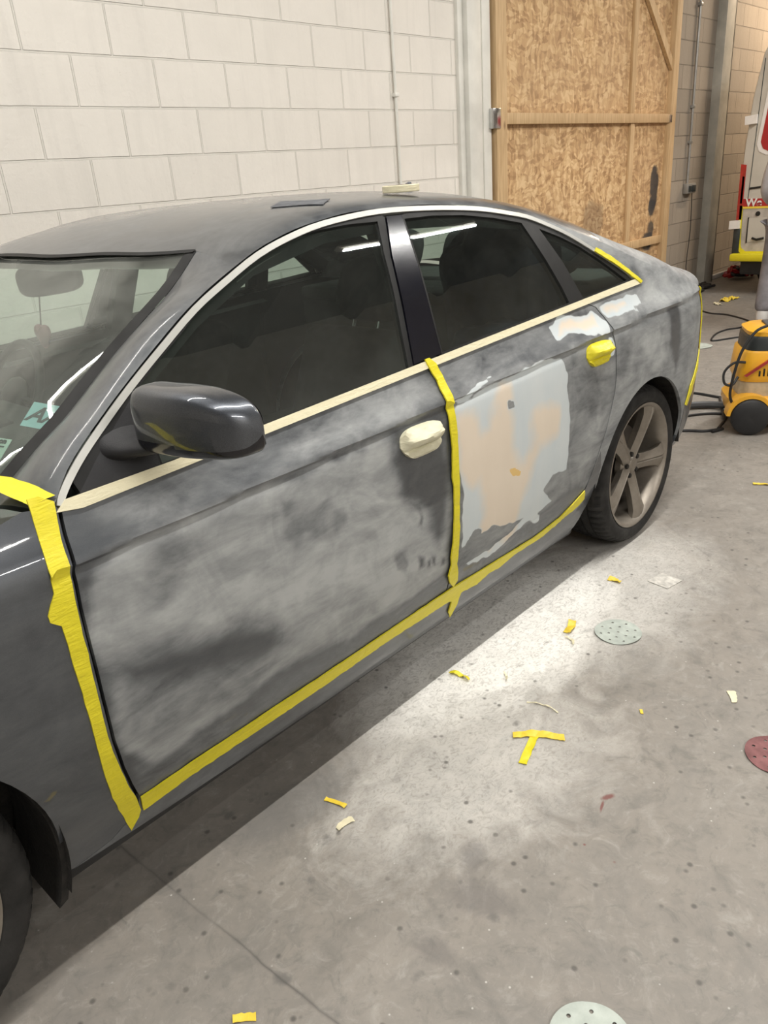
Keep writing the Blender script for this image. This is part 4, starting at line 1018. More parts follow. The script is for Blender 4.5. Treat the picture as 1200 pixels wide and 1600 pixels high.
def sticker(cx,cy,w,h,mat,rot,lab,txt=None,ts=.03,sh=0):
    c=wpoint(cx,cy,-.004); du=(wpoint(cx,cy-.03,-.004)-wpoint(cx,cy+.03,-.004)).normalized(); dv=(wpoint(cx+.03,cy,-.004)-wpoint(cx-.03,cy,-.004)).normalized()
    # x axis of the sticker runs towards the near pillar, y axis up the glass
    x=-du if False else du; F=frame(c,x*math.cos(rot)+dv*math.sin(rot),dv)
    if F.to_3x3().determinant()<0: pass
    b=MB(); b.box(-w/2,w/2,-h/2,h/2,-.0004,.0004,mat=F); s_=b.build('windshield_sticker',mat,car,lab)
    nrm=(F.to_3x3()@Vector((0,0,1)))
    if txt:
        up_=1 if nrm.dot(wn)>0 else -1
        for k,(t_,ox,oy,sz) in enumerate(txt):
            G=F@Matrix.Translation((ox,oy,.0012*up_))
            text_mesh('printed_letters',t_,sz,'ink',G,s_,shear=sh,bold=.0008)
sticker(.676,.312,.075,.062,'teal',.5,'pale blue windshield sticker with dark letters AA',[('AA',0,0,.052)],sh=.35)
sticker(.570,.345,.078,.05,'paleteal',.5,'pale green and white windshield sticker with small print',[('on',.022,.018,.016),('—',.02,.006,.02)])

# ---- interior
def seat(x,y,rear=False,wid=.5):
    t=D.objects.new('front_seat' if not rear else 'rear_bench',None); COL.objects.link(t); t.parent=car; t.location=(x,y,0)
    b=MB(); b.box(-.26,.26,-wid/2,wid/2,.32,.50,.06,seg=4); b.build('seat_cushion','seat',t)
    T=Matrix.Translation((.30,0,.44))@Matrix.Rotation(math.radians(22),4,'Y')
    b=MB(); b.box(-.07,.07,-wid/2*.96,wid/2*.96,0,.64,.055,mat=T,seg=4); b.build('seat_backrest','seat',t)
    heads=[0] if not rear else [-.42,0,.42]
    for hy in heads:
        T2=T@Matrix.Translation((-.01,hy,.69))
        b=MB(); b.ellipsoid((0,0,.07),(.055,.135,.10),24,14,.65,mat=T2); b.build('headrest','seat',t)
        for k in (-.05,.05):
            b=MB(); b.tube([T2@Vector((0,k,-.09)),T2@Vector((0,k,.02))],.006,8); b.build('headrest_post','chrome',t)
seat(1.29,.50); seat(1.20,1.36); seat(2.38,.9275,True,1.36)
b=MB()
rings=[]
for y in (.10,.3,.6,.9275,1.25,1.55,W-.10):
    rings.append([(.42,y,.90),(.60,y,.955),(.80,y,.975 if y<.8 else .96),(.90,y,.95),(.93,y,.86),(.90,y,.72),(.80,y,.60),(.42,y,.60)])
b.loft(rings); b.box(.85,1.9,.80,1.06,.30,.62,.04); b.build('dashboard','interior',car,sharp=50)
b=MB(); b.box(.50,.78,.75,1.1,.958,.972,.004); b.build('dashboard_vent','blackplastic',car)
for far in (False,True):
    panel('door_card',[(.62,.35),(1.58,.35),(1.58,.99),(.62,.955)],'interior',car,off=-.075,th=.03,far=far,step=.06)
    panel('door_card',[(1.66,.35),(2.38,.42),(2.40,1.02),(1.66,.99)],'interior',car,off=-.075,th=.03,far=far,step=.06)
b=MB(); b.box(2.55,3.35,.22,W-.22,.97,1.03,.02); b.build('parcel_shelf','interior',car)
b=MB(); b.box(2.58,2.62,.2,W-.2,.4,1.0,.01); b.build('rear_bulkhead','interior',car)
b=MB(); b.box(.5,2.6,.14,W-.14,.24,.29,.01); b.build('cabin_floor','interior',car)
for far in (False,True):
    V=[]
    b=MB(); rings=[]
    for z in (1.0,1.12,1.25,1.37):
        x=1.655+(z-1.0)*.10; p=surf(x,z,-.03); rings.append([p+Vector((a,c,0)) for a,c in ((-.05,0),(.05,0),(.045,.035),(-.045,.035))])
    if far: rings=[[flipy(q) for q in r] for r in rings]
    b.loft(rings); b.build('centre_pillar_trim','interior',car)
    rings=[]
    for x,z in ((.70,1.03),(.85,1.13),(1.0,1.21),(1.2,1.29),(1.45,1.335),(1.7,1.345),(2.0,1.33),(2.3,1.29),(2.55,1.20),(2.80,1.07)):
        p=surf(x,z+.022,-.02); rings.append([p+Vector((0,a,c)) for a,c in ((0,.02),(0,-.02),(.04,-.01),(.07,.03))])
    if far: rings=[[flipy(q) for q in r] for r in rings]
    b=MB(); b.loft(rings); b.build('roof_rail_trim','interior',car)
    rings=[]
    for i in range(9):
        t=i/8; p=surf(2.40+.30*t,1.02+.0*t,-.03); q=surf(2.34+.0*t,1.25,-.03)
    b=MB(); P=[surf(2.44,1.04,-.03),surf(2.42,1.15,-.03),surf(2.36,1.27,-.03),surf(2.31,1.28,-.03),surf(2.37,1.15,-.03),surf(2.39,1.04,-.03)]
    P2=[p+Vector((0,.025,0)) for p in P]
    if far: P=[flipy(p) for p in P];P2=[flipy(p) for p in P2]
    b.loft([P,P2]); b.build('rear_window_divider','rubber',car)
# right-hand-drive steering wheel on the far side? the wheel is seen low behind the near front window
t=D.objects.new('steering_wheel',None); COL.objects.link(t); t.parent=car
T=Matrix.Translation((1.02,1.36,.90))@Matrix.Rotation(math.radians(-62),4,'Y')
b=MB(); b.tube([T@Vector((.18*math.cos(a),.18*math.sin(a),0)) for a in [2*PI*k/40 for k in range(41)]],.014,10,caps=False); b.build('steering_wheel_rim','blackplastic',t)
b=MB(); b.ellipsoid((0,0,-.01),(.07,.085,.03),20,10,mat=T); 
for a in (0,PI,PI*1.5): b.tube([T@Vector((.05*math.sin(a),.05*math.cos(a),-.01)),T@Vector((.17*math.sin(a),.17*math.cos(a),0))],.012,8)
b.build('steering_wheel_hub','blackplastic',t)
# interior mirror
b=MB(); T=Matrix.Translation((.985,.815,1.292))@Matrix.Rotation(math.radians(-6),4,'X')@Matrix.Rotation(math.radians(12),4,'Z')
b.ellipsoid((0,0,0),(.022,.125,.042),32,14,.55,mat=T); b.tube([(.97,.9,1.315),(.955,.915,1.335)],.01,8); b.build('rear_view_mirror','blackplastic',car,sharp=60)
# heart-shaped air freshener
b=MB(); P=[]
for k in range(40):
    a=2*PI*k/40; hx=16*math.sin(a)**3; hz=13*math.cos(a)-5*math.cos(2*a)-2*math.cos(3*a)-math.cos(4*a); P.append((hx*.0022,hz*.0022))
T=Matrix.Translation((.955,.86,1.15))
rings=[]
for y,s_ in ((-.012,.6),(-.009,.86),(-.003,1),(.003,1),(.009,.86),(.012,.6)): rings.append([T@Vector((y,u*s_,v*s_)) for u,v in P])
t=thing('air_freshener','faded pink heart-shaped air freshener hanging below the interior mirror','air freshener',(.955,.86,1.11))
TI=Matrix.Translation((-.955,-.86,-1.11))
b.loft([[TI@p for p in r] for r in rings]); b.build('heart','pink',t)
b=MB(); b.tube([TI@Vector((.955,.86,1.175)),TI@Vector((.965,.85,1.25))],.0018,6); b.build('string','black',t)
# navy jacket slumped over the rear seat
b=MB(); rings=[]
random.seed(4)
def lump(c,r,name,parent,mat,seed,amp=.16):
    bm=bmesh.new(); bmesh.ops.create_icosphere(bm,subdivisions=5,radius=1)
    for v in bm.verts:
        n=v.co.normalized(); d=noise.noise(n*2.1+Vector((seed,0,0)))*amp+abs(noise.noise(n*5+Vector((0,seed,0))))*-amp*.5
        q=Vector(tuple(math.copysign(abs(k)**.8,k) for k in n)); v.co=Vector((c[0]+q[0]*r[0]*(1+d),c[1]+q[1]*r[1]*(1+d),c[2]+q[2]*r[2]*(1+d)))
    bm.verts.index_update(); V=[v.co.copy() for v in bm.verts];F=[tuple(v.index for v in f.verts) for f in bm.faces]; bm.free()
    return mk(name,V,F,mat,parent,sharp=0)
t=thing('jacket','dark navy jacket draped over the back of the rear seat','jacket',(2.62,.46,.75))
lump((-.10,0,.28),(.17,.23,.29),'jacket_body',t,'jacket',3); lump((-.22,-.1,.07),(.26,.15,.17),'sleeve',t,'jacket',8)

# ------------------------------------------------------------------ setting
def struct(o): o['kind']='structure'; return o
b=MB(); b.box(-7,18,-9,3.2,-.1,0); struct(b.build('floor','floor'))
YW=2.638
b=MB(); b.box(-7,5.14,YW,YW+.2,0,6); struct(b.build('wall_back_white','wallwhite'))
b=MB(); b.box(5.14,18,YW+.001,YW+.2,0,6); struct(b.build('wall_back_grey','wallgrey'))
b=MB(); b.box(17.8,18,-5.4,YW,0,6); struct(b.build('wall_right','wallgrey'))
b=MB(); b.box(-7,-6.8,-5.4,YW,0,6); struct(b.build('wall_left','wallwhite'))
b=MB(); b.box(-7,18,-5.6,-5.4,0,6); struct(b.build('wall_front','plainwall'))
b=MB(); b.box(-7,18,-9,3,6,6.2)
for x in range(-6,18,2): b.box(x,x+.12,-9,YW,5.75,6)
struct(b.build('ceiling','ceil'))
# white steel column beside the boarded door
b=MB(); b.box(5.14,5.20,YW-.03,YW+.01,0,6,.004); b.box(5.20,5.36,YW-.07,YW+.01,0,6,.006); b.box(5.36,5.39,YW-.05,YW+.01,0,6,.003); b.box(5.39,5.49,YW-.06,YW+.01,0,6,.004)
struct(b.build('trim_1','whitesteel'))
b=MB(); b.box(9.86,9.885,YW-.10,YW+.01,0,6,.003); b.box(9.885,10.12,YW-.10,YW-.085,0,6,.003); b.box(9.99,10.01,YW-.09,YW+.01,0,6); b.box(10.10,10.12,YW-.10,YW+.01,0,6)
struct(b.build('trim_2','greysteel'))
b=MB(); b.box(10.12,18,YW-.05,YW,0,.05,.01); struct(b.build('baseboard_back','plainwall'))

# boarded door of strand board on a pine frame
dr=thing('boarded_door','tall orange strand-board door with a pine frame beside the white column','door',(5.50,YW,0))
def dbx(name,x0,x1,y0,y1,z0,z1,mat,lab=None,bev=.003):
    b=MB(); b.box(x0-5.5,x1-5.5,y0-YW,y1-YW,z0,z1,bev); return b.build(name,mat,dr,lab)
dbx('strand_board',5.62,8.62,YW-.045,YW-.025,.0,1.83,'osb',bev=0); dbx('strand_board',5.62,8.62,YW-.045,YW-.025,1.83,4.4,'osb',bev=0)
dbx('door_stile',5.52,5.66,YW-.09,YW-.025,.0,4.4,'pine'); dbx('door_stile',8.60,8.72,YW-.10,YW-.002,.0,4.4,'pine')
dbx('door_rail',5.66,8.60,YW-.09,YW-.045,1.79,1.87,'pine'); dbx('door_rail',5.66,8.60,YW-.08,YW-.045,.62,.70,'pine'); 
dbx('door_stud',7.78,7.86,YW-.075,YW-.045,.0,1.79,'pine'); dbx('door_stud',7.76,7.84,YW-.075,YW-.045,1.87,4.4,'pine')
b=MB(); T=Matrix.Translation((7.98-5.5,-.075,2.83))@Matrix.Rotation(math.radians(-48.5),4,'Y')
L=math.hypot(.60,.52); 
b=MB(); P=[(7.90,2.90),(7.97,2.95),(8.60,2.36),(8.60,2.26)]; b.prism([(a-5.5,c) for a,c in P],-.085,-.05); b.build('door_brace','pine',dr)
b=MB(); b.box(-.04,.06,-.10,-.055,1.76,1.90,.004); b.build('door_hinge','chrome',dr,'grey metal hinge bracket'); b=MB(); b.box(3.09,3.13,-.105,-.05,1.79,1.86,.003); b.build('corner_bracket','chrome',dr)
# conduits
t=thing('conduit','thin white-painted conduit running down the white block wall','conduit',(4.45,YW,0))
b=MB(); b.tube([(0,-.016,1.0),(0,-.016,6)],.011,12); b.build('pipe','whitesteel',t)
for z in (1.98,3.4): b=MB(); b.box(-.02,.02,-.034,0,z-.012,z+.012,.003); b.build('saddle_clip','whitesteel',t)
t=thing('conduit','grey metal conduit running down the bare block wall to a socket box','conduit',(9.33,YW,0))
b=MB(); b.tube([(0,-.02,1.18),(0,-.02,6)],.014,12); b.build('pipe','conduit',t)
for z in (1.6,1.95,2.9): b=MB(); b.box(-.025,.025,-.04,0,z-.015,z+.015,.003); b.build('saddle_clip','conduit',t)
t=thing('socket_box','small grey metal socket box on the bare block wall under the conduit','socket',(9.40,YW,1.12))
b=MB(); b.box(-.13,.09,-.06,0,-.05,.055,.008); b.build('box_body','conduit',t); b=MB(); b.box(-.03,.06,-.075,-.058,-.035,.035,.006); b.box(-.11,-.05,-.07,-.058,-.03,.03,.004); b.build('switch_plate','vacdark',t)
b=MB(); b.tube([tuple(v) for v in spline([(0,0,0),(.01,-.01,-.4),(-.03,-.01,-.8),(.02,-.03,-1.06)],6)],.005,6)
o=b.build('cable','black'); o.location=(9.46,YW-.03,1.075); tag(o,'thin dark cable hanging from the grey socket box','cable')

# ------------------------------------------------------------------ lamps
for i,(x,y,z,L,pw,c) in enumerate(LAMPS):
    labs=['long white batten lamp above the near side of the car','long white batten lamp over the open floor','white batten lamp above the rear of the car','white batten lamp near the left wall','warm batten lamp above the van','high white batten lamp over the floor behind the car']
    t=thing('batten_lamp',labs[i],'lamp',(x,y,z),group='ceiling batten lamps')
    b=MB(); b.box(-L/2,L/2,-.05,.05,.03,.09,.008); b.build('lamp_body','white',t)
    b=MB(); b.tube([(-L/2+.03,0,0),(L/2-.03,0,0)],.018,12); b.build('lamp_tube','tube',t)
    for s_ in (-L/2+.02,L/2-.02): b=MB(); b.box(s_-.02,s_+.02,-.025,.025,-.02,.03,.004); b.build('lamp_end_cap','white',t)
    for s_ in (-L*.35,L*.35): b=MB(); b.tube([(s_,0,.09),(s_,0,6-z)],.004,6); b.build('hanging_wire','conduit',t)
    l=D.lights.new('lamp_light','AREA'); l.shape='RECTANGLE'; l.size=L-.06; l.size_y=.04; l.energy=pw*4; l.color=c; l.spread=PI
    lo=D.objects.new('lamp_light',l); COL.objects.link(lo); lo.parent=t; lo.location=(0,0,-.022)

# ------------------------------------------------------------------ things on the car
t=thing('masking_tape_roll','cream masking tape roll lying on the car roof','tape roll',(1.90,.385,roofz(1.90,.385)+.006))
b=MB(); b.lathe([(.038,.0),(.053,.0),(.055,.002),(.055,.018),(.053,.020),(.038,.020)],48,Matrix.Rotation(PI/2,4,'X'),closed=True); b.build('tape_ring','ctape',t)
b=MB(); b.lathe([(.036,.0005),(.0385,.0005),(.0385,.0205),(.036,.0205)],48,Matrix.Rotation(PI/2,4,'X'),closed=True); b.build('card_core','brown',t)
def sheet(name,pts,mat,loc,lab,cat,rz=0,th=.0012,curl=.006,seed=0,group=None,step=.012,z0=.001,zf=None):
    """thin creased sheet lying on something; pts outline around the origin"""
    P2,F,loops=cdt(pts,step); c,s_=math.cos(rz),math.sin(rz)
    H=[]
    for x,y in P2:
        h=curl*abs(noise.noise(Vector((x*22+seed,y*22,seed))))+curl*.3*abs(noise.noise(Vector((x*70,y*70,seed))))
        if zf:
            wx=loc[0]+x*c-y*s_; wy=loc[1]+x*s_+y*c; h+=zf(wx,wy)-loc[2]
        H.append(h)
    V=[(x,y,h+th+z0) for (x,y),h in zip(P2,H)]; k=len(V); V+=[(x,y,h+z0) for (x,y),h in zip(P2,H)]
    F2=list(F)+[tuple(i+k for i in f[::-1]) for f in F]
    for L in loops:
        n=len(L)
        for i in range(n): F2.append((L[i],L[(i+1)%n],L[(i+1)%n]+k,L[i]+k))
    o=mk(name,V,F2,mat,sharp=50); o.location=loc; o.rotation_euler=(0,0,rz); return tag(o,lab,cat,group)
sheet('sandpaper',[(-.07,-.055),(.07,-.06),(.075,.05),(-.065,.06)],'grey_paper',(1.53,.42,roofz(1.53,.42)),'grey sheet of sandpaper lying on the car roof','sandpaper',rz=-.9,curl=.002,seed=2,zf=roofz)
# yellow folded strip standing behind the rear window on the trunk
b=MB(); rings=[]
t=thing('tape_flap','bright yellow tape flap standing up on the trunk below the rear window','masking tape',(3.45,.38,1.05))
b.loft([[(0,-.055,-.01),(0,.055,-.01),(.004,.055,-.01),(.004,-.055,-.01)],[(.004,-.052,.012),(.0,.056,.014),(.004,.056,.014),(.008,-.052,.012)],[(-.004,-.047,.03),(.006,.06,.036),(.010,.06,.036),(0,-.047,.03)]]); b.build('flap','otape',t)

# ------------------------------------------------------------------ litter on the floor
def strip(L,wd,bend=0,n=8,seed=0,taper=0):
    up_=[];dn=[]
    for i in range(n+1):
        t=i/n; x=(t-.5)*L; y=bend*math.sin(PI*t); w_=wd/2*(1-taper*t)
        up_.append((x,y+w_+.0012*math.sin(i*2.3+seed))); dn.append((x+.002*math.sin(i*1.7+seed),y-w_))
    return up_+dn[::-1]
def scrap(loc,L,wd,rz,mat,lab,bend=0,curl=.01,seed=0,taper=0,name='tape_scrap'):
    return sheet(name,strip(L,wd,bend,8,seed,taper),mat,(loc[0],loc[1],0),lab,'tape scrap',rz,curl=curl,seed=seed,group=None,step=.006)
# image right = +x -y ; away = +x +y
scrap((1.548,-.315),.142,.026,-1.0,'otape','longer crosswise yellow tape strip of the T-shaped pair on the floor',.010,.012,1)
scrap((1.486,-.323),.118,.022,-2.85,'ytape','shorter bright yellow tape strip of the T-shaped pair on the floor',0,.006,2)
scrap((1.017,-.043),.066,.012,-1.38,'otape','rolled dark yellow tape scrap in front of the car sill shadow',.003,.016,3)
scrap((.982,-.116),.048,.018,-.19,'ctape','cream tape scrap just below the rolled yellow one',.008,.012,4)
scrap((1.643,.031),.074,.020,-1.61,'ytape','twisted yellow tape scrap on the white dust patch',.006,.020,5,.5)
scrap((2.100,-.095),.085,.026,-2.84,'otape','yellow tape scrap left of the pale green sanding disc',.006,.014,6)
scrap((2.02,-.140),.05,.008,-2.06,'ctape','thin cream curl of tape left of the pale green sanding disc',.010,.016,7)
scrap((2.479,-.068),.052,.024,-1.63,'otape','small crumpled yellow tape scrap beside the white sanding sheet',.004,.02,8,.3)
scrap((1.666,-.255),.10,.004,-1.44,'ctape','thin cream tape sliver above the T-shaped tape strips',.012,.012,9)
scrap((1.727,-.083),.04,.006,-2.41,'ctape','tiny cream tape sliver in the middle of the white dust patch',.004,.012,10)
scrap((1.82,-.49),.018,.008,.6,'otape','tiny yellow tape crumb on the open floor',0,.006,11)
scrap((2.038,-.667),.052,.024,-2.61,'ctape','cream oval tape scrap near the maroon sanding disc',.002,.006,12,.4)
scrap((3.723,-.183),.07,.022,-1.15,'otape','yellow tape scrap on the floor at the right edge behind the rear wheel',.004,.012,13)
scrap((.514,-.306),.045,.016,-.73,'otape','cream-yellow tape scrap at the bottom edge of the photo',.003,.008,14)
scrap((8.82,1.84),.26,.10,-.13,'otape','crumpled yellow tape heap on the far floor in front of the van',.02,.05,15)
scrap((8.55,1.86),.16,.05,.6,'ctape','cream tape piece beside the yellow tape heap on the far floor',.02,.03,16)
sheet('sanding_sheet',[(-.045,-.04),(.045,-.045),(.047,.042),(-.043,.045)],'white_paper',(2.585,-.218,0),'square white-smeared sanding sheet on the floor behind the rear wheel','sandpaper',-.15,curl=.003,seed=5)
def disc(loc,r,mat,lab,seed=0,rz=0,holes=True):
    out=[(r*math.cos(a),r*math.sin(a)) for a in [2*PI*k/56 for k in range(56)]]
    hs=[]
    if holes:
        cs=[(0,0)]+[(r*.42*math.cos(a),r*.42*math.sin(a)) for a in [2*PI*k/6+.3 for k in range(6)]]+[(r*.76*math.cos(a),r*.76*math.sin(a)) for a in [2*PI*k/8 for k in range(8)]]
        for cx,cy in cs: hs.append([(cx+r*.055*math.cos(a),cy+r*.055*math.sin(a)) for a in [2*PI*k/10 for k in range(10)]])
    P2,F,loops=cdt(out,r*.075,hs)
    h=lambda x,y:.0015+.0035*(x*x+y*y)/(r*r)*abs(math.sin(math.atan2(y,x)*1.5+seed))
    V=[(x,y,h(x,y)+.0012) for x,y in P2]; k=len(V); V+=[(x,y,h(x,y)) for x,y in P2]
    F2=list(F)+[tuple(i+k for i in f[::-1]) for f in F]
    for L in loops:
        n=len(L)
        for i in range(n): F2.append((L[i],L[(i+1)%n],L[(i+1)%n]+k,L[i]+k))
    o=mk('sanding_disc',V,F2,mat,sharp=50); o.location=(loc[0],loc[1],0); o.rotation_euler=(0,0,rz); tag(o,lab,'sanding disc',None)
disc((2.163,-.243),.077,'green_disc','pale green sanding disc with holes lying on the floor beside the dust patch',1)
disc((1.86,-.845),.077,'maroon_disc','maroon sanding disc cut by the right edge of the photo',2)
disc((.895,-.835),.077,'green_disc','pale green sanding disc at the bottom edge of the photo',3,.5)
disc((6.52,1.25),.11,'green_disc','pale round disc on the far floor behind the car',4,0,False)
# lit dust under the sill is painted in the floor colour

# ------------------------------------------------------------------ dust extractor
vx,vy=4.442,.204
va=thing('dust_extractor','orange-yellow wheeled dust extractor standing behind the car','vacuum cleaner',(vx,vy,0),rz=-1.05)
# local frame: x runs to the right in the picture, y away
def rr(w,d,z,cx=0,cy=0,n=28,e=.45):
    R=[]
    for k in range(n):
        a=2*PI*k/n; c,s_=math.cos(a),math.sin(a); R.append(Vector((cx+w*math.copysign(abs(c)**e,c),cy+d*math.copysign(abs(s_)**e,s_),z)))
    return R
b=MB(); b.loft([rr(.20,.17,.05,.20,.16),rr(.225,.19,.09,.20,.16),rr(.235,.19,.15,.19,.16),rr(.225,.185,.185,.18,.16),rr(.19,.17,.21,.175,.16)]); b.build('lower_body','vacyellow',va)
b=MB(); b.loft([rr(.175,.165,.205,.175,.16),rr(.178,.165,.295,.18,.16)]); b.build('dust_container','vacclear',va)
b=MB(); b.loft([rr(.185,.17,.290,.18,.16),rr(.205,.18,.315,.19,.16),rr(.20,.175,.45,.20,.16),rr(.19,.17,.46,.20,.16)]); b.build('motor_housing','vacyellow',va)
b=MB(); b.loft([rr(.19,.165,.458,.205,.16),rr(.19,.165,.53,.21,.16),rr(.18,.16,.54,.21,.16)]); b.build('control_panel','vacdark',va)
b=MB(); b.loft([rr(.185,.165,.538,.215,.16),rr(.19,.165,.56,.215,.16),rr(.16,.14,.575,.22,.16)]); b.build('top_lid','vacyellow',va)
b=MB(); b.box(.13,.33,.05,.25,.572,.585,.006); b.build('lid_tray','hosegrey',va)
for k in range(7):
    b=MB(); h=.03+.012*k; b.box(.09+.022*k,.099+.022*k,-.022,-.012,.325,.325+h,.002); b.build('vent_slot','darkmetal',va)
b=MB(); P=[(.015,.33),(.03,.325),(.15,.415),(.145,.43)]; b.prism(P,-.028,-.014); b.build('diagonal_strap','redlens',va)
for wx,wy in ((.065,-.045),):
    b=MB(); b.lathe([(0,-.03),(.03,-.032),(.05,-.028),(.088,-.026),(.100,-.018),(.103,0),(.100,.018),(.0,.02)],48,Matrix.Translation((wx,wy,.103))); b.build('rear_wheel','black',va)
b=MB(); b.lathe([(0,-.02),(.08,-.02),(.095,-.012),(.098,.012),(.0,.02)],40,Matrix.Translation((.12,.33,.099))); b.build('rear_wheel','black',va)
b=MB(); b.lathe([(0,-.015),(.04,-.015),(.045,0),(.04,.015),(0,.015)],24,Matrix.Translation((.36,.16,.045))); b.build('castor','black',va)
# arch over the wheel
b=MB(); P=[(.065+.125*math.cos(a),.103+.125*math.sin(a)) for a in [PI*.98-PI*.98*k/16 for k in range(17)]]+[(.065+.105*math.cos(a),.103+.105*math.sin(a)) for a in [PI*.98*k/16 for k in range(17)]]
b.prism(P,-.055,.03); b.build('wheel_arch','vacyellow',va)
def cable(name,pts,r,mat,lab,cat='cable',n=8):
    b=MB(); b.tube([tuple(v) for v in spline(pts,n)],r,8); o=b.build(name,mat); return tag(o,lab,cat)
c0,s0=math.cos(-1.05),math.sin(-1.05)
VINV=(Matrix.Translation((vx,vy,0))@Matrix.Rotation(-1.05,4,'Z')).inverted()
def topart(o): o.data.transform(VINV); o.parent=va
def vl(x,y,z): return (vx+x*c0-y*s0,vy+x*s0+y*c0,z)
b=MB(); b.tube([tuple(v) for v in spline([vl(.12,.0,.60),vl(.05,-.02,.57),vl(-.01,-.03,.47),vl(-.04,-.03,.33),vl(-.045,-.02,.22),vl(-.02,-.02,.16)],8)],.008,8)
topart(b.build('power_cable','black'))
b=MB(); b.tube([tuple(v) for v in spline([vl(.02,.0,.40),vl(-.04,-.01,.40),vl(-.085,-.01,.35),vl(-.08,-.02,.29),vl(-.04,-.02,.28),vl(-.01,0,.32)],8)],.007,8)
topart(b.build('cable_loop','black'))
topart(cable('vacuum_hose',[(3.55,1.25,.025),(4.2,.93,.025),(4.72,.62,.026),(4.83,.40,.035),vl(.0,.10,.13)],.022,'hosegrey','thick grey hose running behind the car',None))
cable('cable',[(3.6,1.45,.008),(4.5,1.0,.008),(5.05,.80,.008),(5.08,.55,.008),(5.02,.50,.008),vl(-.02,.20,.012)],.008,'black','dark cable behind the thick grey vacuum hose')
cable('cable',[(3.7,1.05,.008),(4.3,.66,.008),(4.62,.52,.008),(4.72,.36,.008),vl(-.08,.03,.012)],.008,'black','dark cable lying in front of the thick grey vacuum hose')
cable('cable',[(3.75,.95,.008),(4.12,.62,.008),(4.30,.46,.008),(4.36,.34,.008),(4.45,.27,.008),vl(-.12,-.02,.010)],.008,'black','nearest dark cable curving across the floor to the extractor wheel')
# long thin lead across the far floor
FL=[(9.40,2.35,.006),(8.9,2.25,.006),(8.35,2.05,.006),(8.0,1.75,.006),(7.95,1.55,.006),(7.75,1.30,.006),(7.55,1.18,.006),(7.35,1.22,.006),(7.25,1.28,.006),(7.05,1.30,.006),(6.8,1.25,.006),(6.75,1.2,.006),(6.95,1.08,.006),(7.0,.95,.006)]
cable('extension_lead',FL,.008,'black','thin dark lead snaking over the far floor towards the standing person','cable')
# clutter at the foot of the wall
t=thing('work_light','dark crumpled cable pile on the floor below the grey column','cable pile',(9.45,2.42,0))
for k in range(7):
    random.seed(k); b=MB(); b.tube([tuple(v) for v in spline([(random.uniform(-.35,.35),random.uniform(-.1,.12),.02+.02*random.random()) for _ in range(5)],6)],.016,8); b.build('cable_coil','black',t)
t.name='cable_pile'
t=thing('ratchet_strap','dark red strap heap on the floor between the column and the van','strap',(10.45,2.36,0))
for k in range(8):
    random.seed(20+k); b=MB(); b.tube([tuple(v) for v in spline([(random.uniform(-.2,.2),random.uniform(-.16,.1),.02+.12*random.random()) for _ in range(5)],6)],.020,8); b.build('strap_loop','vanred' if k%3 else 'black',t)

# ------------------------------------------------------------------ van
VX=9.2
vn=thing('van','white van with red markings parked against the wall, rear masked in yellow','van',(VX,1.0,0))
def vbody():
    rings=[]
    for x,sh in ((0,0),(.03,-.0),(.5,0),(1.5,0),(3.5,0),(4.4,0),(4.9,-.25),(5.3,-.9),(5.6,-1.1)):
        top=2.6+sh if sh else 2.6; L=[]
        prof=[(.96,.46),(1.0,.60),(1.0,1.0),(.985,1.5),(.955,1.95),(.89,2.35),(.80,2.52),(.60,2.60)]
        prof=[(w_,z if z<1.2 else 1.2+(z-1.2)*(1+sh/1.5)) for w_,z in prof]
        if x==0: prof=[(w_-.015,z) for w_,z in prof]
        L=[(x,-w_,z) for w_,z in prof]+[(x,w_,z) for w_,z in prof[::-1]]
        rings.append([Vector(p) for p in L])
    b=MB(); b.loft(rings); return b.build('van_body','vanwhite',vn,sharp=35)
vbody()
vy0=lambda y:y-1.0
def vp(name,pts,mat,d=.006,lab=None,parent=vn):
    b=MB(); b.prism([(vy0(a),c) for a,c in pts],-d,.004,'x'); return b.build(name,mat,parent,lab)
vp('tail_lamp',[(1.995,1.34),(1.94,1.33),(1.935,.79),(1.99,.785)],'redlens',.012)
vp('tail_lamp',[(.005,1.34),(.06,1.33),(.065,.79),(.01,.785)],'redlens',.012)
b=MB(); b.box(-.012,-.004,vy0(1.945),vy0(1.968),.95,1.22,.001); b.build('lamp_reversing_lens','vanfiller',vn)
vp('door_hinge',[(2.045,.78),(1.94,.785),(1.94,.70),(2.045,.695)],'white',.05); vp('door_hinge',[(1.99,1.79),(1.875,1.80),(1.875,1.715),(1.985,1.71)],'white',.05)
vp('door_seam',[(1.905,.5),(1.899,.5),(1.86,2.3),(1.866,2.3)],'ink',.003)
# rounded red panel with white outline
def rp(g): return [(1.76-g*-1 if False else 1.755+.0,0)]
out=[(1.86+.0,1.52),(1.83,1.45),(1.76,1.415),(1.0,1.38),(.3,1.41),(.17,1.46),(.14,1.55),(.18,2.1),(.24,2.2),(1.0,2.25),(1.72,2.2),(1.80,2.08)]
vp('red_panel_border',out,'white',.005)
ins=[(1.0+(a-1.0)*.955,1.8+(c-1.8)*.93) for a,c in out]; vp('red_panel',ins,'vanred',.008)
vp('badge_lettering',[(1.895,1.085),(1.88,1.108),(1.76,1.118),(1.76,1.098)],'darkmetal',.006)
vp('red_band',[(1.945,.995),(.05,1.0),(.05,.915),(1.938,.918)],'vanred',.006)
G=frame((VX-.0095-VX,vy0(1.825),.955),(0,-1,0),(0,0,1)); text_mesh('band_letters','We',.108,'white',G,vn,depth=.002,bold=.003)
vp('flatted_panel',[(1.925,.90),(.08,.90),(.08,.46),(1.88,.46),(1.915,.52)],'vanfiller',.008)
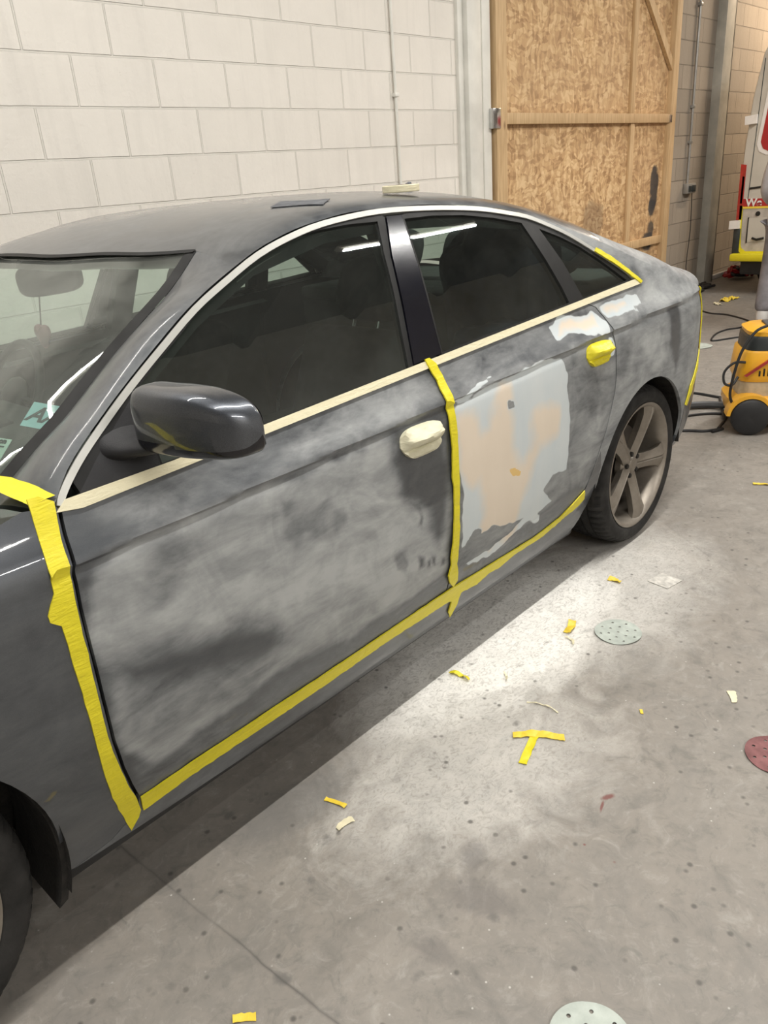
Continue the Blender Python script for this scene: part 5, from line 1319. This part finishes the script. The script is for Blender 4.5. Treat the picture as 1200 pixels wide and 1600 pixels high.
vp('plate_recess',[(1.86,.80),(1.45,.82),(1.45,.58),(1.85,.56)],'vanwhite',.014); vp('plate_frame_edge',[(1.865,.81),(1.855,.81),(1.855,.55),(1.865,.55)],'darkmetal',.016)
b=MB(); b.lathe([(0,-.012),(.02,-.012),(.025,0),(0,0)],16,Matrix.Translation((-.01,vy0(1.77),.845))@Matrix.Rotation(-PI/2,4,'Z')); b.build('door_lock','darkmetal',vn)
b=MB(); b.tube([(-.02,vy0(1.80),.60),(-.035,vy0(1.75),.585),(-.02,vy0(1.68),.60)],.012,8); b.build('door_pull','darkmetal',vn)
vp('yellow_masking',[(1.965,.93),(1.935,.93),(1.925,.60),(1.91,.50),(1.86,.465),(.06,.465),(.06,.43),(1.90,.43),(1.955,.50)],'ytape',.012)
vp('yellow_masking',[(1.955,.918),(.06,.915),(.06,.895),(1.95,.898)],'otape',.012)
b=MB(); b.box(-.10,.10,vy0(.02),vy0(1.995),.365,.445,.02); b.build('rear_bumper','ytape',vn,'rear bumper masked in yellow')
b=MB(); b.box(-.02,.9,vy0(.1),vy0(1.90),.22,.42,.02); b.build('underbody','black',vn)
b=MB(); b.box(-.03,.0,vy0(1.93),vy0(2.0),.44,.70,.01); b.build('corner_guard','vacdark',vn)
for x in (.80,4.3):
    for y in (.78,-.78):
        b=MB(); b.lathe([(.20,-.11),(.30,-.12),(.345,-.09),(.35,0),(.345,.09),(.30,.12),(.20,.11),(0,.08),(0,-.08)],40,Matrix.Translation((x,y,.35))); b.build('wheel','black',vn)
b=MB(); b.box(4.95,5.02,-.7,.7,1.3,1.9,.01); 
bpy.data.meshes; b.build('windshield','ink',vn)

# ------------------------------------------------------------------ person in grey work clothes (only the left edge is in the photo)
pe=thing('person','person in grey work trousers and light grey top standing behind the dust extractor','person',(7.42,.915,0),rz=0)
def skin(name,nodes,edges,mat,parent,sub=2,root=0):
    me=D.meshes.new(name); me.from_pydata([n[:3] for n in nodes],edges,[]); me.materials.append(MAT[mat]); o=D.objects.new(name,me); COL.objects.link(o); o.parent=parent
    sk=o.modifiers.new('skin','SKIN'); 
    if not me.skin_vertices: pass
    for i,n in enumerate(nodes):
        r=n[3]; me.skin_vertices[0].data[i].radius=(r,n[4] if len(n)>4 else r); me.skin_vertices[0].data[i].use_root=(i==root)
    sb=o.modifiers.new('sub','SUBSURF'); sb.levels=sub; sb.render_levels=sub
    dg=bpy.context.evaluated_depsgraph_get(); dg.update(); m2=D.meshes.new_from_object(o.evaluated_get(dg)); o.modifiers.clear(); o.data=m2
    for p in m2.polygons: p.use_smooth=True
    if not m2.materials: m2.materials.append(MAT[mat])
    return o
# standing, facing the van (+x), slightly bent forward; y+ is the person's left
N=[(0,0,.95,.095,.115),(.02,0,1.10,.10,.12),(.06,0,1.30,.11,.13),(.10,0,1.42,.075,.10),(.13,0,1.50,.055),(.155,0,1.56,.05),
   (-.01,.10,.88,.095),(.03,.12,.50,.062),(-.02,.13,.10,.045),(-.04,.13,.05,.045),(.06,.13,.03,.04),(.15,.13,.025,.032),
   (-.01,-.10,.88,.095),(.01,-.12,.50,.062),(-.06,-.13,.10,.045),(-.08,-.13,.05,.045),(.02,-.13,.03,.04),(.11,-.13,.025,.032),
   (.09,.19,1.385,.046),(.10,.255,1.12,.040),(.30,.22,1.0,.032),(.37,.21,.98,.026),
   (.09,-.19,1.385,.046),(.10,-.255,1.12,.040),(.30,-.22,1.0,.032),(.37,-.21,.98,.026)]
E_=[(0,1),(1,2),(2,3),(3,4),(4,5),(0,6),(6,7),(7,8),(8,9),(9,10),(10,11),(0,12),(12,13),(13,14),(14,15),(15,16),(16,17),(3,18),(18,19),(19,20),(20,21),(3,22),(22,23),(23,24),(24,25)]
# one continuous body; the clothes are separate shells over it
bd=skin('body',N,E_,'skin',pe)
def hand(side_):
    y=.21*side_; n=[(.37,y,.98,.024,.016)]; e=[]
    for k in range(4):
        yy=y+(k-1.5)*.019; L=(.062,.072,.068,.052)[k]; i=len(n)
        n+=[(.42,yy,.975,.0105),(.42+L*.45,yy,.965,.009),(.42+L*.8,yy,.945,.008),(.42+L,yy,.925,.007)]; e+=[(0,i),(i,i+1),(i+1,i+2),(i+2,i+3)]
    i=len(n); n+=[(.39,y-side_*.035,.975,.011),(.42,y-side_*.05,.965,.010),(.445,y-side_*.052,.955,.008)]; e+=[(0,i),(i,i+1),(i+1,i+2)]
    skin('hand',n,e,'skin',pe)
hand(1); hand(-1)
P=[(0,0,.97,.135,.165),(-.01,.09,.80,.105,.10),(.03,.125,.50,.088,.085),(-.015,.133,.22,.080,.078),(-.02,.135,.14,.075),(-.01,-.09,.80,.105,.10),(.01,-.125,.50,.088,.085),(-.045,-.133,.22,.080,.078),(-.05,-.135,.14,.075)]
skin('trousers',P,[(0,1),(1,2),(2,3),(3,4),(0,5),(5,6),(6,7),(7,8)],'trouser',pe)
P=[(.0,0,.80,.165,.20),(.0,0,.88,.17,.205),(.01,0,1.0,.162,.195),(.02,0,1.12,.145,.18),(.06,0,1.30,.16,.21),(.095,0,1.41,.12,.20),(.125,0,1.49,.075)]
wt=skin('work_top',P,[(0,1),(1,2),(2,3),(3,4),(4,5),(5,6)],'shirt',pe)
for s_ in (1,-1):
    sl=skin('sleeve',[(.085,.13*s_,1.39,.085),(.09,.205*s_,1.375,.080),(.10,.255*s_,1.12,.060),(.27,.226*s_,1.02,.048)],[(0,1),(1,2),(2,3)],'shirt',pe)
for s_,ox in ((1,0),(-1,-.04)):
    skin('sock',[(-.022+ox,.13*s_,.19,.058),(-.026+ox,.13*s_,.05,.060)],[(0,1)],'sock',pe)
    skin('shoe',[(-.065+ox,.13*s_,.052,.058,.052),(.03+ox,.13*s_,.052,.060,.055),(.11+ox,.13*s_,.045,.056,.048),(.19+ox,.13*s_,.036,.042,.036)],[(0,1),(1,2),(2,3)],'black',pe)
b=MB(); b.ellipsoid((.175,0,1.66),(.095,.078,.118),28,18,.95); b.ellipsoid((.215,0,1.60),(.05,.052,.055),16,10); b.ellipsoid((.272,0,1.655),(.016,.013,.022),12,8)
for s_ in (-1,1): b.ellipsoid((.175,.079*s_,1.655),(.022,.010,.032),12,8)
b.build('head','skin',pe,sharp=0)
b=MB()
for s_ in (-1,1): b.ellipsoid((.262,.030*s_,1.678),(.010,.013,.009),10,6)
b.build('eye','white',pe,sharp=0)
b=MB(); b.ellipsoid((.266,0,1.608),(.008,.024,.006),12,6); b.build('mouth','pink',pe,sharp=0)
b=MB(); b.ellipsoid((.155,0,1.70),(.105,.088,.105),28,18,.95); b.build('hair','hair',pe,sharp=0)
